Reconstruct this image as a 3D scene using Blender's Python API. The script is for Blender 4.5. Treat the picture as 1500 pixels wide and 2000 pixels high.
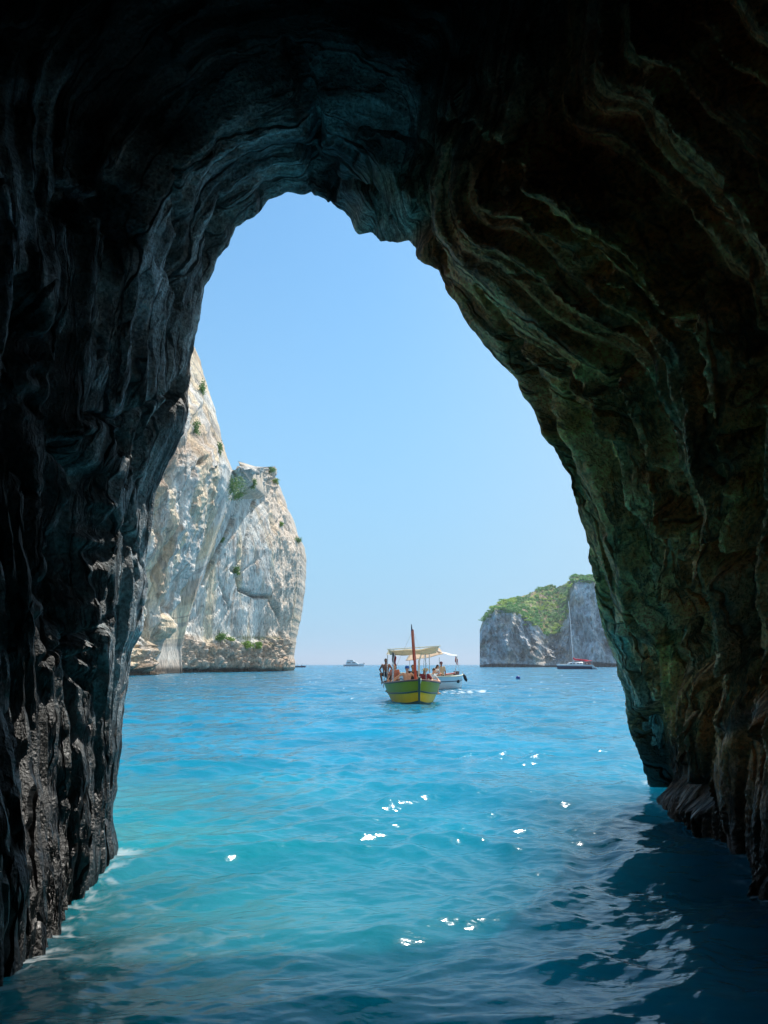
import bpy, bmesh, math, random
import numpy as np
from mathutils import Vector, Matrix
from mathutils.bvhtree import BVHTree

R = math.radians
random.seed(7)
for o in list(bpy.data.objects):
    bpy.data.objects.remove(o, do_unlink=True)
SC = bpy.context.scene
COL = SC.collection

# ------------------------------------------------------------------ camera, sky, sun, exposure
CAM = np.array([0.0, 0.0, 1.6])
F = 1450.0
PITCH = math.atan(298.0 / F)
cd = bpy.data.cameras.new("camera")
cd.sensor_fit = 'VERTICAL'; cd.sensor_height = 24.0; cd.lens = 24.0 * F / 2000.0
cd.clip_start = 0.05; cd.clip_end = 60000.0
cam = bpy.data.objects.new("camera", cd); COL.objects.link(cam)
cam.location = CAM; cam.rotation_euler = (math.pi / 2 + PITCH, 0, 0)
SC.camera = cam

SUN_AZ, SUN_EL = R(32), R(56)       # azimuth measured from +Y (view direction) towards +X
w = bpy.data.worlds.new("World"); SC.world = w; w.use_nodes = True
nt = w.node_tree; nt.nodes.clear()
sky = nt.nodes.new("ShaderNodeTexSky"); sky.sky_type = 'NISHITA'; sky.sun_disc = False
sky.sun_elevation = SUN_EL; sky.sun_rotation = SUN_AZ
sky.altitude = 0; sky.air_density = 1.0; sky.dust_density = 0.5; sky.ozone_density = 2.0
bg = nt.nodes.new("ShaderNodeBackground"); bg.inputs[1].default_value = 0.12
wo = nt.nodes.new("ShaderNodeOutputWorld")
tint = nt.nodes.new("ShaderNodeMix"); tint.data_type = 'RGBA'; tint.blend_type = 'MULTIPLY'; tint.inputs[0].default_value = 1
tint.inputs[7].default_value = (.62, 1.02, 1.12, 1); nt.links.new(sky.outputs[0], tint.inputs[6])
tcw = nt.nodes.new("ShaderNodeTexCoord"); sxw = nt.nodes.new("ShaderNodeSeparateXYZ"); nt.links.new(tcw.outputs["Generated"], sxw.inputs[0])
mrw = nt.nodes.new("ShaderNodeMapRange"); mrw.interpolation_type = 'SMOOTHSTEP'
for k_, v_ in ((1, -.02), (2, .70), (3, .95), (4, 0.0)): mrw.inputs[k_].default_value = v_
nt.links.new(sxw.outputs[2], mrw.inputs[0])
hzm = nt.nodes.new("ShaderNodeMix"); hzm.data_type = 'RGBA'; nt.links.new(mrw.outputs[0], hzm.inputs[0]); nt.links.new(tint.outputs[2], hzm.inputs[6])
hzm.inputs[7].default_value = (2.05, 3.78, 5.35, 1)      # sea air along the horizon, same units as the sky texture
gl = nt.nodes.new("ShaderNodeMapRange"); gl.interpolation_type = 'SMOOTHSTEP'      # whiter air towards the sun's side
for k_, v_ in ((1, -.05), (2, .55), (3, 0.0), (4, .72)): gl.inputs[k_].default_value = v_
nt.links.new(sxw.outputs[0], gl.inputs[0])
glm = nt.nodes.new("ShaderNodeMix"); glm.data_type = 'RGBA'; nt.links.new(gl.outputs[0], glm.inputs[0]); nt.links.new(hzm.outputs[2], glm.inputs[6])
glm.inputs[7].default_value = (3.5, 4.75, 5.6, 1)
nt.links.new(glm.outputs[2], bg.inputs[0]); nt.links.new(bg.outputs[0], wo.inputs[0])

sl = bpy.data.lights.new("sun", 'SUN'); sl.energy = 4.3; sl.angle = R(0.53); sl.color = (1.0, 0.95, 0.87)
so = bpy.data.objects.new("sun", sl); COL.objects.link(so)
SUNV = Vector((math.sin(SUN_AZ) * math.cos(SUN_EL), math.cos(SUN_AZ) * math.cos(SUN_EL), math.sin(SUN_EL)))
so.rotation_euler = SUNV.to_track_quat('Z', 'Y').to_euler()
so.location = (20, 20, 60)

SC.view_settings.view_transform = 'Standard'; SC.view_settings.look = 'None'
SC.view_settings.exposure = 0.45; SC.view_settings.gamma = 1.0
SC.render.engine = 'CYCLES'
SC.cycles.max_bounces = 8; SC.cycles.diffuse_bounces = 4; SC.cycles.glossy_bounces = 4
SC.cycles.use_denoising = True
SC.cycles.sample_clamp_indirect = 6.0

# ------------------------------------------------------------------ numeric helpers
def px2w(px, py, Y):
    """the world point at depth Y that the photograph shows at (px, py)"""
    px = np.asarray(px, float); py = np.asarray(py, float); Y = np.asarray(Y, float)
    xc = (px - 750) / F; yc = (1000 - py) / F
    dy = math.cos(PITCH) - yc * math.sin(PITCH); dz = math.sin(PITCH) + yc * math.cos(PITCH)
    t = Y / dy
    return np.stack([CAM[0] + xc * t, CAM[1] + Y + 0 * xc, CAM[2] + dz * t], -1)

def w2px(P):
    d = P - CAM
    f = d[..., 1] * math.cos(PITCH) + d[..., 2] * math.sin(PITCH)
    u = -d[..., 1] * math.sin(PITCH) + d[..., 2] * math.cos(PITCH)
    f = np.where(f < 0.05, 0.05, f)
    return 750 + F * d[..., 0] / f, 1000 - F * u / f

def _h(ix, iy, iz, seed):
    h = (ix * 374761393 + iy * 668265263 + iz * 2147483647 + seed * 1274126177) & 0xFFFFFFFF
    h = ((h ^ (h >> 13)) * 1274126177) & 0xFFFFFFFF
    return h ^ (h >> 16)

def noise(x, y, z=0.0, seed=0):
    """gradient noise, about -1..1"""
    x, y, z = np.broadcast_arrays(np.asarray(x, float), np.asarray(y, float), np.asarray(z, float))
    sh = x.shape
    x = x.ravel() + 1000.37; y = y.ravel() + 1000.11; z = z.ravel() + 1000.73
    xi = np.floor(x).astype(np.int64); yi = np.floor(y).astype(np.int64); zi = np.floor(z).astype(np.int64)
    xf = x - xi; yf = y - yi; zf = z - zi
    u = xf * xf * xf * (xf * (xf * 6 - 15) + 10); v = yf * yf * yf * (yf * (yf * 6 - 15) + 10); q = zf * zf * zf * (zf * (zf * 6 - 15) + 10)
    out = 0
    for a in (0, 1):
        for b in (0, 1):
            for c in (0, 1):
                h = _h(xi + a, yi + b, zi + c, seed)
                gx = ((h & 1023) / 511.5 - 1); gy = (((h >> 10) & 1023) / 511.5 - 1); gz = (((h >> 20) & 1023) / 511.5 - 1)
                wgt = (u if a else 1 - u) * (v if b else 1 - v) * (q if c else 1 - q)
                out = out + wgt * (gx * (xf - a) + gy * (yf - b) + gz * (zf - c))
    return (out * 1.5).reshape(sh)

def fbm(x, y, z=0.0, octv=4, seed=0, gain=0.5, lac=2.03):
    s = 0; a = 1.0; f = 1.0
    for i in range(octv):
        s = s + a * noise(np.asarray(x) * f, np.asarray(y) * f, np.asarray(z) * f, seed + i * 17); a *= gain; f *= lac
    return s

def ridged(x, y, z=0.0, octv=3, seed=0):
    s = 0; a = 1.0; f = 1.0; n = 0
    for i in range(octv):
        s = s + a * (1 - np.abs(noise(np.asarray(x) * f, np.asarray(y) * f, np.asarray(z) * f, seed + i * 31)) * 2.2); n += a; a *= 0.5; f *= 2.1
    return np.clip(s / n, 0, 1)

def sstep(a, b, x):
    t = np.clip((x - a) / (b - a), 0, 1); return t * t * (3 - 2 * t)

def mix(a, b, t):
    return a + (b - a) * t

def polydist(px, py, pts):
    """distance in px to a polyline and the 0..1 position along it"""
    best = np.full(px.shape, 1e9); pos = np.zeros(px.shape); n = len(pts) - 1
    for i in range(n):
        ax, ay = pts[i]; bx, by = pts[i + 1]
        dx, dy = bx - ax, by - ay; L = dx * dx + dy * dy + 1e-9
        t = np.clip(((px - ax) * dx + (py - ay) * dy) / L, 0, 1)
        d = np.hypot(px - ax - t * dx, py - ay - t * dy)
        m = d < best; best = np.where(m, d, best); pos = np.where(m, (i + t) / n, pos)
    return best, pos

def grid_mesh(name, P, col=None, wrap=False, extra=None, parent=None, material=None, smooth=True):
    """P: (rows, cols, 3)"""
    nr, nc = P.shape[:2]
    idx = np.arange(nr * nc).reshape(nr, nc)
    if wrap:
        idx = np.concatenate([idx, idx[:, :1]], 1)
    q = np.stack([idx[:-1, :-1], idx[:-1, 1:], idx[1:, 1:], idx[1:, :-1]], -1).reshape(-1, 4)
    me = bpy.data.meshes.new(name)
    me.vertices.add(nr * nc); me.vertices.foreach_set("co", P.astype(np.float32).ravel())
    me.loops.add(q.size); me.loops.foreach_set("vertex_index", q.astype(np.int32).ravel())
    me.polygons.add(len(q)); me.polygons.foreach_set("loop_start", (np.arange(len(q)) * 4).astype(np.int32))
    me.polygons.foreach_set("loop_total", np.full(len(q), 4, np.int32))
    me.update(calc_edges=True)
    me.polygons.foreach_set("use_smooth", np.full(len(q), smooth))
    if col is not None:
        a = me.color_attributes.new("tint", 'FLOAT_COLOR', 'POINT')
        c4 = np.ones((nr * nc, 4), np.float32); c4[:, :3] = np.clip(col, 0, 1).reshape(-1, 3)
        a.data.foreach_set("color", c4.ravel())
    for k, v in (extra or {}).items():
        if v.shape[-1] == 3 and v.ndim == 3:
            a = me.attributes.new(k, 'FLOAT_VECTOR', 'POINT'); a.data.foreach_set("vector", v.astype(np.float32).ravel()); continue
        a = me.attributes.new(k, 'FLOAT', 'POINT'); a.data.foreach_set("value", v.astype(np.float32).ravel())
    if material: me.materials.append(material)
    o = bpy.data.objects.new(name, me); COL.objects.link(o)
    if parent: o.parent = parent
    return o

# ------------------------------------------------------------------ mesh builder for the objects
class MB:
    def __init__(s): s.v = []; s.f = []
    def add(s, vs, fs):
        b = len(s.v); s.v += [tuple(v) for v in vs]; s.f += [tuple(b + i for i in f) for f in fs]; return s
    def box(s, c, d, rot=None, taper=1.0):
        vs = []
        for z in (-1, 1):
            k = taper if z > 0 else 1
            for x, y in ((-1, -1), (1, -1), (1, 1), (-1, 1)):
                p = Vector((x * d[0] / 2 * k, y * d[1] / 2 * k, z * d[2] / 2))
                if rot: p.rotate(rot)
                vs.append(Vector(c) + p)
        return s.add(vs, [(3, 2, 1, 0), (4, 5, 6, 7), (0, 1, 5, 4), (1, 2, 6, 5), (2, 3, 7, 6), (3, 0, 4, 7)])
    def tube(s, pts, r, n=8, cap=True):
        pts = [Vector(p) for p in pts]
        rs = r if hasattr(r, '__len__') else [r] * len(pts)
        rings = []
        for i, p in enumerate(pts):
            t = (pts[min(i + 1, len(pts) - 1)] - pts[max(i - 1, 0)]).normalized()
            a = t.orthogonal().normalized() if i == 0 else (a - t * a.dot(t)).normalized()
            b = t.cross(a)
            rings.append([p + (a * math.cos(k * 2 * math.pi / n) + b * math.sin(k * 2 * math.pi / n)) * rs[i] for k in range(n)])
        vs = [v for g in rings for v in g]; fs = []
        for i in range(len(pts) - 1):
            for k in range(n):
                fs.append((i * n + k, i * n + (k + 1) % n, (i + 1) * n + (k + 1) % n, (i + 1) * n + k))
        if cap: fs.append(tuple(range(n))[::-1]); fs.append(tuple((len(pts) - 1) * n + k for k in range(n)))
        return s.add(vs, fs)
    def ball(s, c, r, nu=12, nv=8):
        rx, ry, rz = r if hasattr(r, '__len__') else (r, r, r)
        vs = [(c[0], c[1], c[2] - rz)]; fs = []
        for j in range(1, nv):
            ph = -math.pi / 2 + math.pi * j / nv
            for k in range(nu):
                th = 2 * math.pi * k / nu
                vs.append((c[0] + rx * math.cos(ph) * math.cos(th), c[1] + ry * math.cos(ph) * math.sin(th), c[2] + rz * math.sin(ph)))
        vs.append((c[0], c[1], c[2] + rz)); L = len(vs) - 1
        for k in range(nu):
            fs.append((0, 1 + (k + 1) % nu, 1 + k)); fs.append((L, L - nu + k, L - nu + (k + 1) % nu))
            for j in range(nv - 2):
                fs.append((1 + j * nu + k, 1 + j * nu + (k + 1) % nu, 1 + (j + 1) * nu + (k + 1) % nu, 1 + (j + 1) * nu + k))
        return s.add(vs, fs)
    def grid(s, G, flip=False):
        nr, nc = len(G), len(G[0]); vs = [p for r in G for p in r]; fs = []
        for i in range(nr - 1):
            for j in range(nc - 1):
                q = (i * nc + j, i * nc + j + 1, (i + 1) * nc + j + 1, (i + 1) * nc + j)
                fs.append(q[::-1] if flip else q)
        return s.add(vs, fs)
    def build(s, name, m, parent=None, smooth=True, angle=40):
        me = bpy.data.meshes.new(name); me.from_pydata(s.v, [], s.f); me.update()
        me.materials.append(m)
        if smooth:
            me.polygons.foreach_set("use_smooth", [True] * len(me.polygons))
            try: me.set_sharp_from_angle(angle=R(angle))
            except Exception: pass
        o = bpy.data.objects.new(name, me); COL.objects.link(o)
        if parent: o.parent = parent
        return o

def thing(name, label, cat, loc=(0, 0, 0), rz=0.0, group=None):
    o = bpy.data.objects.new(name, None); COL.objects.link(o)
    o.location = loc; o.rotation_euler = (0, 0, rz); o.empty_display_size = 0.2
    return tag(o, label, cat, group)

def tag(o, label=None, cat=None, group=None, kind=None):
    if label: o["label"] = label
    if cat: o["category"] = cat
    if group: o["group"] = group
    if kind: o["kind"] = kind
    return o

# ------------------------------------------------------------------ materials
def N(nt, t, **kw):
    n = nt.nodes.new(t)
    for k, v in kw.items():
        if k.startswith("i_"): n.inputs[k[2:].replace("_", " ")].default_value = v
        else: setattr(n, k, v)
    return n

def mat(name, c, rough=0.5, var=0.12, scale=6.0, bump=0.0, metal=0.0, trans=0.0, spec=0.5, coat=0.0):
    m = bpy.data.materials.new(name); m.use_nodes = True; t = m.node_tree; t.nodes.clear(); L = t.links
    out = N(t, "ShaderNodeOutputMaterial"); p = N(t, "ShaderNodeBsdfPrincipled")
    tc = N(t, "ShaderNodeTexCoord"); nz = N(t, "ShaderNodeTexNoise", i_Scale=scale, i_Detail=5.0)
    L.new(tc.outputs["Object"], nz.inputs["Vector"])
    mx = N(t, "ShaderNodeMix", data_type='RGBA')
    mx.inputs[6].default_value = (*[max(0, x * (1 - var)) for x in c], 1); mx.inputs[7].default_value = (*[min(1, x * (1 + var)) for x in c], 1)
    L.new(nz.outputs["Fac"], mx.inputs[0]); L.new(mx.outputs[2], p.inputs["Base Color"])
    p.inputs["Roughness"].default_value = rough; p.inputs["Metallic"].default_value = metal
    p.inputs["Specular IOR Level"].default_value = spec; p.inputs["Coat Weight"].default_value = coat
    if bump:
        b = N(t, "ShaderNodeBump", i_Strength=bump, i_Distance=0.02); L.new(nz.outputs["Fac"], b.inputs["Height"]); L.new(b.outputs[0], p.inputs["Normal"])
    if trans:
        tr = N(t, "ShaderNodeBsdfTranslucent"); L.new(mx.outputs[2], tr.inputs[0]); ms = N(t, "ShaderNodeMixShader"); ms.inputs[0].default_value = trans
        L.new(p.outputs[0], ms.inputs[1]); L.new(tr.outputs[0], ms.inputs[2]); L.new(ms.outputs[0], out.inputs[0])
    else:
        L.new(p.outputs[0], out.inputs[0])
    return m

def rock_mat(name, sc=(1, 1, 1), fine=30.0, dist=0.02, rough=0.75, wet_top=None, contrast=0.6, pits=0.5, coarse=1.0, flow=None):
    """tint attribute multiplied by two scales of noise, with bump of noise, streaks and pits"""
    m = bpy.data.materials.new(name); m.use_nodes = True; t = m.node_tree; t.nodes.clear(); L = t.links
    out = N(t, "ShaderNodeOutputMaterial"); p = N(t, "ShaderNodeBsdfPrincipled")
    tc = N(t, "ShaderNodeTexCoord"); mp = N(t, "ShaderNodeMapping"); mp.inputs["Scale"].default_value = sc
    if flow:
        fl_ = N(t, "ShaderNodeAttribute", attribute_name=flow); L.new(fl_.outputs["Vector"], mp.inputs[0])
    else: L.new(tc.outputs["Object"], mp.inputs[0])
    at = N(t, "ShaderNodeAttribute", attribute_name="tint")
    n1 = N(t, "ShaderNodeTexNoise", i_Scale=fine, i_Detail=8.0, i_Roughness=0.65)
    n2 = N(t, "ShaderNodeTexNoise", i_Scale=fine * 0.22 * coarse, i_Detail=6.0, i_Roughness=0.6)
    vo = N(t, "ShaderNodeTexVoronoi", feature='F1', i_Scale=fine * 0.8)
    for n in (n1, n2, vo): L.new(mp.outputs[0] if (n is n2 or not flow) else tc.outputs["Object"], n.inputs["Vector"])
    r1 = N(t, "ShaderNodeMapRange", i_From_Min=0.32, i_From_Max=0.68, i_To_Min=1 - contrast, i_To_Max=1 + contrast); L.new(n1.outputs[0], r1.inputs[0])
    r2 = N(t, "ShaderNodeMapRange", i_From_Min=0.3, i_From_Max=0.7, i_To_Min=1 - contrast * 0.8, i_To_Max=1 + contrast * 0.8); L.new(n2.outputs[0], r2.inputs[0])
    mu = N(t, "ShaderNodeMath", operation='MULTIPLY'); L.new(r1.outputs[0], mu.inputs[0]); L.new(r2.outputs[0], mu.inputs[1])
    vm = N(t, "ShaderNodeVectorMath", operation='SCALE'); L.new(at.outputs["Color"], vm.inputs[0]); L.new(mu.outputs[0], vm.inputs["Scale"])
    L.new(vm.outputs[0], p.inputs["Base Color"])
    if flow:      # thin fissures that follow the bedding, and a coarser net of fractures
        m3 = N(t, "ShaderNodeMapping"); m3.inputs["Scale"].default_value = (.26, 2.3, 1.0); L.new(fl_.outputs["Vector"], m3.inputs[0])
        n3 = N(t, "ShaderNodeTexNoise", i_Scale=2.4, i_Detail=7.0, i_Roughness=.55, i_Distortion=.12); L.new(m3.outputs[0], n3.inputs["Vector"])
        s3 = N(t, "ShaderNodeMath", operation='SUBTRACT'); L.new(n3.outputs[0], s3.inputs[0]); s3.inputs[1].default_value = .5
        a3 = N(t, "ShaderNodeMath", operation='ABSOLUTE'); L.new(s3.outputs[0], a3.inputs[0])
        c3 = N(t, "ShaderNodeMapRange", i_From_Min=0.0, i_From_Max=.028, i_To_Min=0.0, i_To_Max=1.0); L.new(a3.outputs[0], c3.inputs[0])
        n4 = N(t, "ShaderNodeTexNoise", i_Scale=1.5, i_Detail=3.0); L.new(tc.outputs["Object"], n4.inputs["Vector"])
        w4 = N(t, "ShaderNodeVectorMath", operation='MULTIPLY_ADD'); L.new(n4.outputs["Color"], w4.inputs[0]); w4.inputs[1].default_value = (.35, .5, .35); L.new(m3.outputs[0], w4.inputs[2])
        v4 = N(t, "ShaderNodeTexVoronoi", feature='DISTANCE_TO_EDGE', i_Scale=1.6); L.new(w4.outputs[0], v4.inputs["Vector"])
        c4 = N(t, "ShaderNodeMapRange", i_From_Min=0.0, i_From_Max=.05, i_To_Min=.0, i_To_Max=1.0); L.new(v4.outputs["Distance"], c4.inputs[0])
        mn3 = N(t, "ShaderNodeMath", operation='MINIMUM'); L.new(c3.outputs[0], mn3.inputs[0]); L.new(c4.outputs[0], mn3.inputs[1])
        cc3 = N(t, "ShaderNodeMapRange", i_To_Min=.45, i_To_Max=1.0); L.new(mn3.outputs[0], cc3.inputs[0])
        v5 = N(t, "ShaderNodeVectorMath", operation='SCALE'); L.new(vm.outputs[0], v5.inputs[0]); L.new(cc3.outputs[0], v5.inputs["Scale"]); L.new(v5.outputs[0], p.inputs["Base Color"])
    pr = N(t, "ShaderNodeMapRange", i_From_Min=0.0, i_From_Max=0.35, i_To_Min=-pits, i_To_Max=0.0); L.new(vo.outputs["Distance"], pr.inputs[0])
    ad = N(t, "ShaderNodeMath", operation='ADD'); L.new(n1.outputs[0], ad.inputs[0]); L.new(pr.outputs[0], ad.inputs[1])
    b2 = N(t, "ShaderNodeBump", i_Strength=1.0, i_Distance=dist * 4); L.new(n2.outputs[0], b2.inputs["Height"])
    b1 = N(t, "ShaderNodeBump", i_Strength=1.0, i_Distance=dist); L.new(ad.outputs[0], b1.inputs["Height"]); L.new(b2.outputs[0], b1.inputs["Normal"])
    if flow:
        b3 = N(t, "ShaderNodeBump", i_Strength=1.0, i_Distance=.07); L.new(mn3.outputs[0], b3.inputs["Height"]); L.new(b1.outputs[0], b3.inputs["Normal"]); L.new(b3.outputs[0], p.inputs["Normal"])
    else: L.new(b1.outputs[0], p.inputs["Normal"])
    p.inputs["Roughness"].default_value = rough
    if wet_top is not None:
        sx = N(t, "ShaderNodeSeparateXYZ"); L.new(tc.outputs["Object"], sx.inputs[0])
        an = N(t, "ShaderNodeMath", operation='MULTIPLY_ADD'); L.new(n2.outputs[0], an.inputs[0]); an.inputs[1].default_value = -wet_top; L.new(sx.outputs[2], an.inputs[2])
        rr = N(t, "ShaderNodeMapRange", i_From_Min=0.0, i_From_Max=wet_top, i_To_Min=0.38, i_To_Max=rough); L.new(an.outputs[0], rr.inputs[0])
        L.new(rr.outputs[0], p.inputs["Roughness"])
    L.new(p.outputs[0], out.inputs[0])
    return m

# ------------------------------------------------------------------ the cave: a rock tunnel open to the sea
# #SECTION CAVE
OUT = [(220,1683),(227,1663),(228,1646),(221,1618),(220,1572),(226,1543),(227,1515),(231,1481),(237,1458),(238,1424),(240,1392),
 (247,1350),(255,1310),(259,1269),(270,1250),(277,1230),(279,1193),(285,1165),(287,1136),(285,1112),(284,1092),(288,1065),(295,1034),(298,1007),
 (301,976),(309,949),(319,925),(332,898),(346,871),(359,844),(366,810),(368,779),(366,760),(370,735),(371,704),(376,676),(384,645),(389,616),
 (394,585),(400,561),(408,544),(417,525),(423,503),(434,491),(446,476),(452,460),(458,443),(465,440),(482,429),(498,420),(510,411),(518,398),
 (524,390),(537,386),(551,378),(563,374),(580,377),(604,377),(609,371),(612,377),(623,382),(638,386),(639,395),(644,395),(646,389),(652,400),
 (657,406),(669,410),(676,419),(688,431),(694,453),(700,457),(712,457),(720,452),(730,456),(744,470),(754,470),(774,473),(802,470),(812,480),
 (816,506),(838,516),(856,528),(866,548),(878,576),(890,585),(897,596),(910,616),(921,641),(946,674),(970,704),(1007,746),(1009,757),
 (1030,781),(1047,809),(1058,848),(1082,879),(1100,911),(1117,946),(1126,974),(1131,1002),(1140,1030),(1147,1065),(1151,1096),(1160,1132),
 (1166,1176),(1180,1232),(1196,1280),(1210,1324),(1220,1348),(1223,1392),(1230,1428),(1242,1460),(1256,1492),(1266,1528),(1276,1544)]
def base_depth(py):  # depth at which the water shows at row py
    yc = (1000 - py) / F
    return -CAM[2] * (math.cos(PITCH) - yc * math.sin(PITCH)) / (math.sin(PITCH) + yc * math.cos(PITCH))
op = np.array(OUT, float)
YL, YR = base_depth(1683), base_depth(1544)
cum = np.r_[0, np.cumsum(np.hypot(*np.diff(op, axis=0).T))]
ank_px = [0, 12, 30, 46, 56, 70, 78, 85, 96, 102, 106, 110, len(OUT) - 1]
ank_D = [YL, 6.8, 6.7, 6.9, 7.0, 6.9, 6.7, 6.3, 6.3, 6.9, 8.0, 9.2, YR]
Dp = np.interp(cum, cum[ank_px], ank_D)
W = px2w(op[:, 0], op[:, 1], Dp)
# carry both feet below the water
Lf = W[0] + np.array([[-.15, 0, -2.0], [0.0, 0, -.8]]); Rf = W[-1] + np.array([[.05, 0, -.8], [.2, 0, -2.0]])
W = np.concatenate([Lf, W, Rf])
arc = np.r_[0, np.cumsum(np.linalg.norm(np.diff(W, axis=0), axis=1))]
NU = 1050
U = np.linspace(0, arc[-1], NU)
raw = np.stack([np.interp(U, arc, W[:, k]) for k in range(3)], -1)
def gsm(a, sig):
    k = int(sig * 3); x = np.arange(-k, k + 1); g = np.exp(-x * x / (2.0 * sig * sig)); g /= g.sum()
    ap = np.concatenate([2 * a[:1] - a[k:0:-1], a, 2 * a[-1:] - a[-2:-k - 2:-1]])
    return np.stack([np.convolve(ap[:, j], g, 'valid') for j in range(a.shape[1])], -1)
raw = gsm(raw, 1.0)
smo = gsm(raw, 26)
tan = np.gradient(smo, axis=0); nrm = np.stack([-tan[:, 2], tan[:, 0]], -1)     # outward normal in XZ (walk: left foot, over, right foot)
nrm /= np.linalg.norm(nrm, axis=1, keepdims=True)
s_out = -np.concatenate([np.geomspace(60, 0.25, 46), np.linspace(0.22, 0.02, 9)])
s_in = np.concatenate([np.arange(0, 6.6, 0.024), np.linspace(6.7, 20, 40)])
S = np.concatenate([s_out, s_in])
s2 = S[:, None]; hz = sstep(0.0, 5.0, smo[None, :, 2]); hzc = sstep(4.2, 6.6, smo[None, :, 2]) * (1 - .45 * sstep(.8, 2.2, smo[None, :, 0]))                # 0 at the water, 1 high up
left = (smo[None, :, 0] < -0.6).astype(float)
sp = np.maximum(s2, 0)
wid = 1.0 * hzc * np.minimum(np.maximum(sp - .7, 0), 3.5) + mix(-0.10 * left * sp - 0.15 * (1 - left) * np.minimum(sp, 4.5), 0.38 * np.minimum(sp, 3.5) + 0.10 * sp, hz)
bl = sstep(0.0, 0.9, s2)
sec = mix(raw[None, :, [0, 2]], smo[None, :, [0, 2]], bl[..., None])
Yw = raw[None, :, 1] - sp
off = wid.copy()
un = np.maximum(-s2, 0)
off = off + un * (0.9 + 0.1 * hz)                                      # outer cliff spreads outwards
brow = (1 - sstep(.2, 1.6, smo[None, :, 0])) * sstep(.3, 1.5, smo[None, :, 2])      # unseen overhang over the left half, added to keep sun off the left wall
Yw = Yw - (0.18 * np.minimum(un, 2) + 0.10 * un) * (1 - brow) + brow * (.78 * np.minimum(un, 4.2) - .3 * np.maximum(un - 4.2, 0))
Ubc = np.broadcast_to(U[None, :], Yw.shape); Sbc = np.broadcast_to(s2, Yw.shape)
P = np.empty(Yw.shape + (3,))
P[..., 0] = sec[..., 0] + nrm[None, :, 0] * off; P[..., 2] = sec[..., 1] + nrm[None, :, 1] * off; P[..., 1] = Yw
close = 1 - sstep(15.5, 20, Sbc)
P[..., 0] *= close; P[..., 2] = 1 + (P[..., 2] - 1) * close
PX, PY = w2px(P)
front = P[..., 1] > 0.6
PX = np.where(front, PX, -999); PY = np.where(front, PY, -999)
# relief, positive = carved into the rock
side_r = sstep(-0.3, 0.6, smo[None, :, 0] + 0 * s2)
X_, Y_, Z_ = P[..., 0], P[..., 1], P[..., 2]
wp = fbm(Ubc * .20, Y_ * .35, seed=3, octv=3)
wp2 = fbm(Ubc * 1.1, Y_ * .9, seed=4, octv=3)
slant = (8.0 - Sbc) + 0.30 * side_r * (Ubc - U[-1] * .75) + wp * .17 + wp2 * .035
def plates(q, u, seed, cut=.86):
    k = np.floor(q); f = q - k
    amp = .25 + .75 * np.clip(noise(k * 3.7, u, seed=seed) * 1.3 + .5, 0, 1)
    return np.where(f < cut, f / cut, (1 - f) / (1 - cut)) * amp
wq = .08 * fbm(Ubc * .8, Y_ * 1.0, seed=14, octv=4)
rib = plates(slant * 1.25 + wq * 1.2, Ubc * .15, 11)
rib2 = plates(slant * 3.4 + 1.5 * wq + .5 * noise(Ubc * .25, Y_, seed=15), Ubc * .35, 12, .82)
rib4 = plates(slant * 8.5 + 3.0 * wq, Ubc * .6, 16, .75)
lowz = mix(.30, 1.0, sstep(.1, 1.7, Z_)); rib = rib * lowz; rib2 = rib2 * lowz
rib3 = fbm(Ubc * .75, slant * 9.0, seed=13, octv=3)
blk = fbm(X_ * .55, Y_ * .55, Z_ * .55, seed=21, octv=4)
mid = fbm(X_ * 2.2, Y_ * 2.6, Z_ * 1.6, seed=22, octv=4)
fin = fbm(X_ * 9, Y_ * 11, Z_ * 5, seed=23, octv=3)
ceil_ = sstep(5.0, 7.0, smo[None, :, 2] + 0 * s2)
m1 = sstep(0.05, 1.1, np.abs(Sbc)); m2 = 0.12 + 0.88 * sstep(0.0, 0.6, np.abs(Sbc))
lf_ = 1 - side_r
disp = m1 * (0.38 * rib * mix(0.45, 1, side_r) + 0.22 * (blk + .35) * (1 - .35 * lf_)) + m2 * (0.20 * rib2 * (1 - .5 * ceil_) * (1 - .35 * lf_) + .085 * rib4 * (1 - .5 * ceil_) + 0.045 * mid * (1 + 1.4 * ceil_) * (1 - .4 * lf_)) + 0.016 * fin + 0.045 * rib3 * m2
disp -= 0.10 * m2
disp = np.where(Sbc < -0.3, disp + fbm(X_ * .12, Y_ * .12, Z_ * .12, seed=31, octv=4) * np.minimum(un, 8) * .35, disp)
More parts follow.
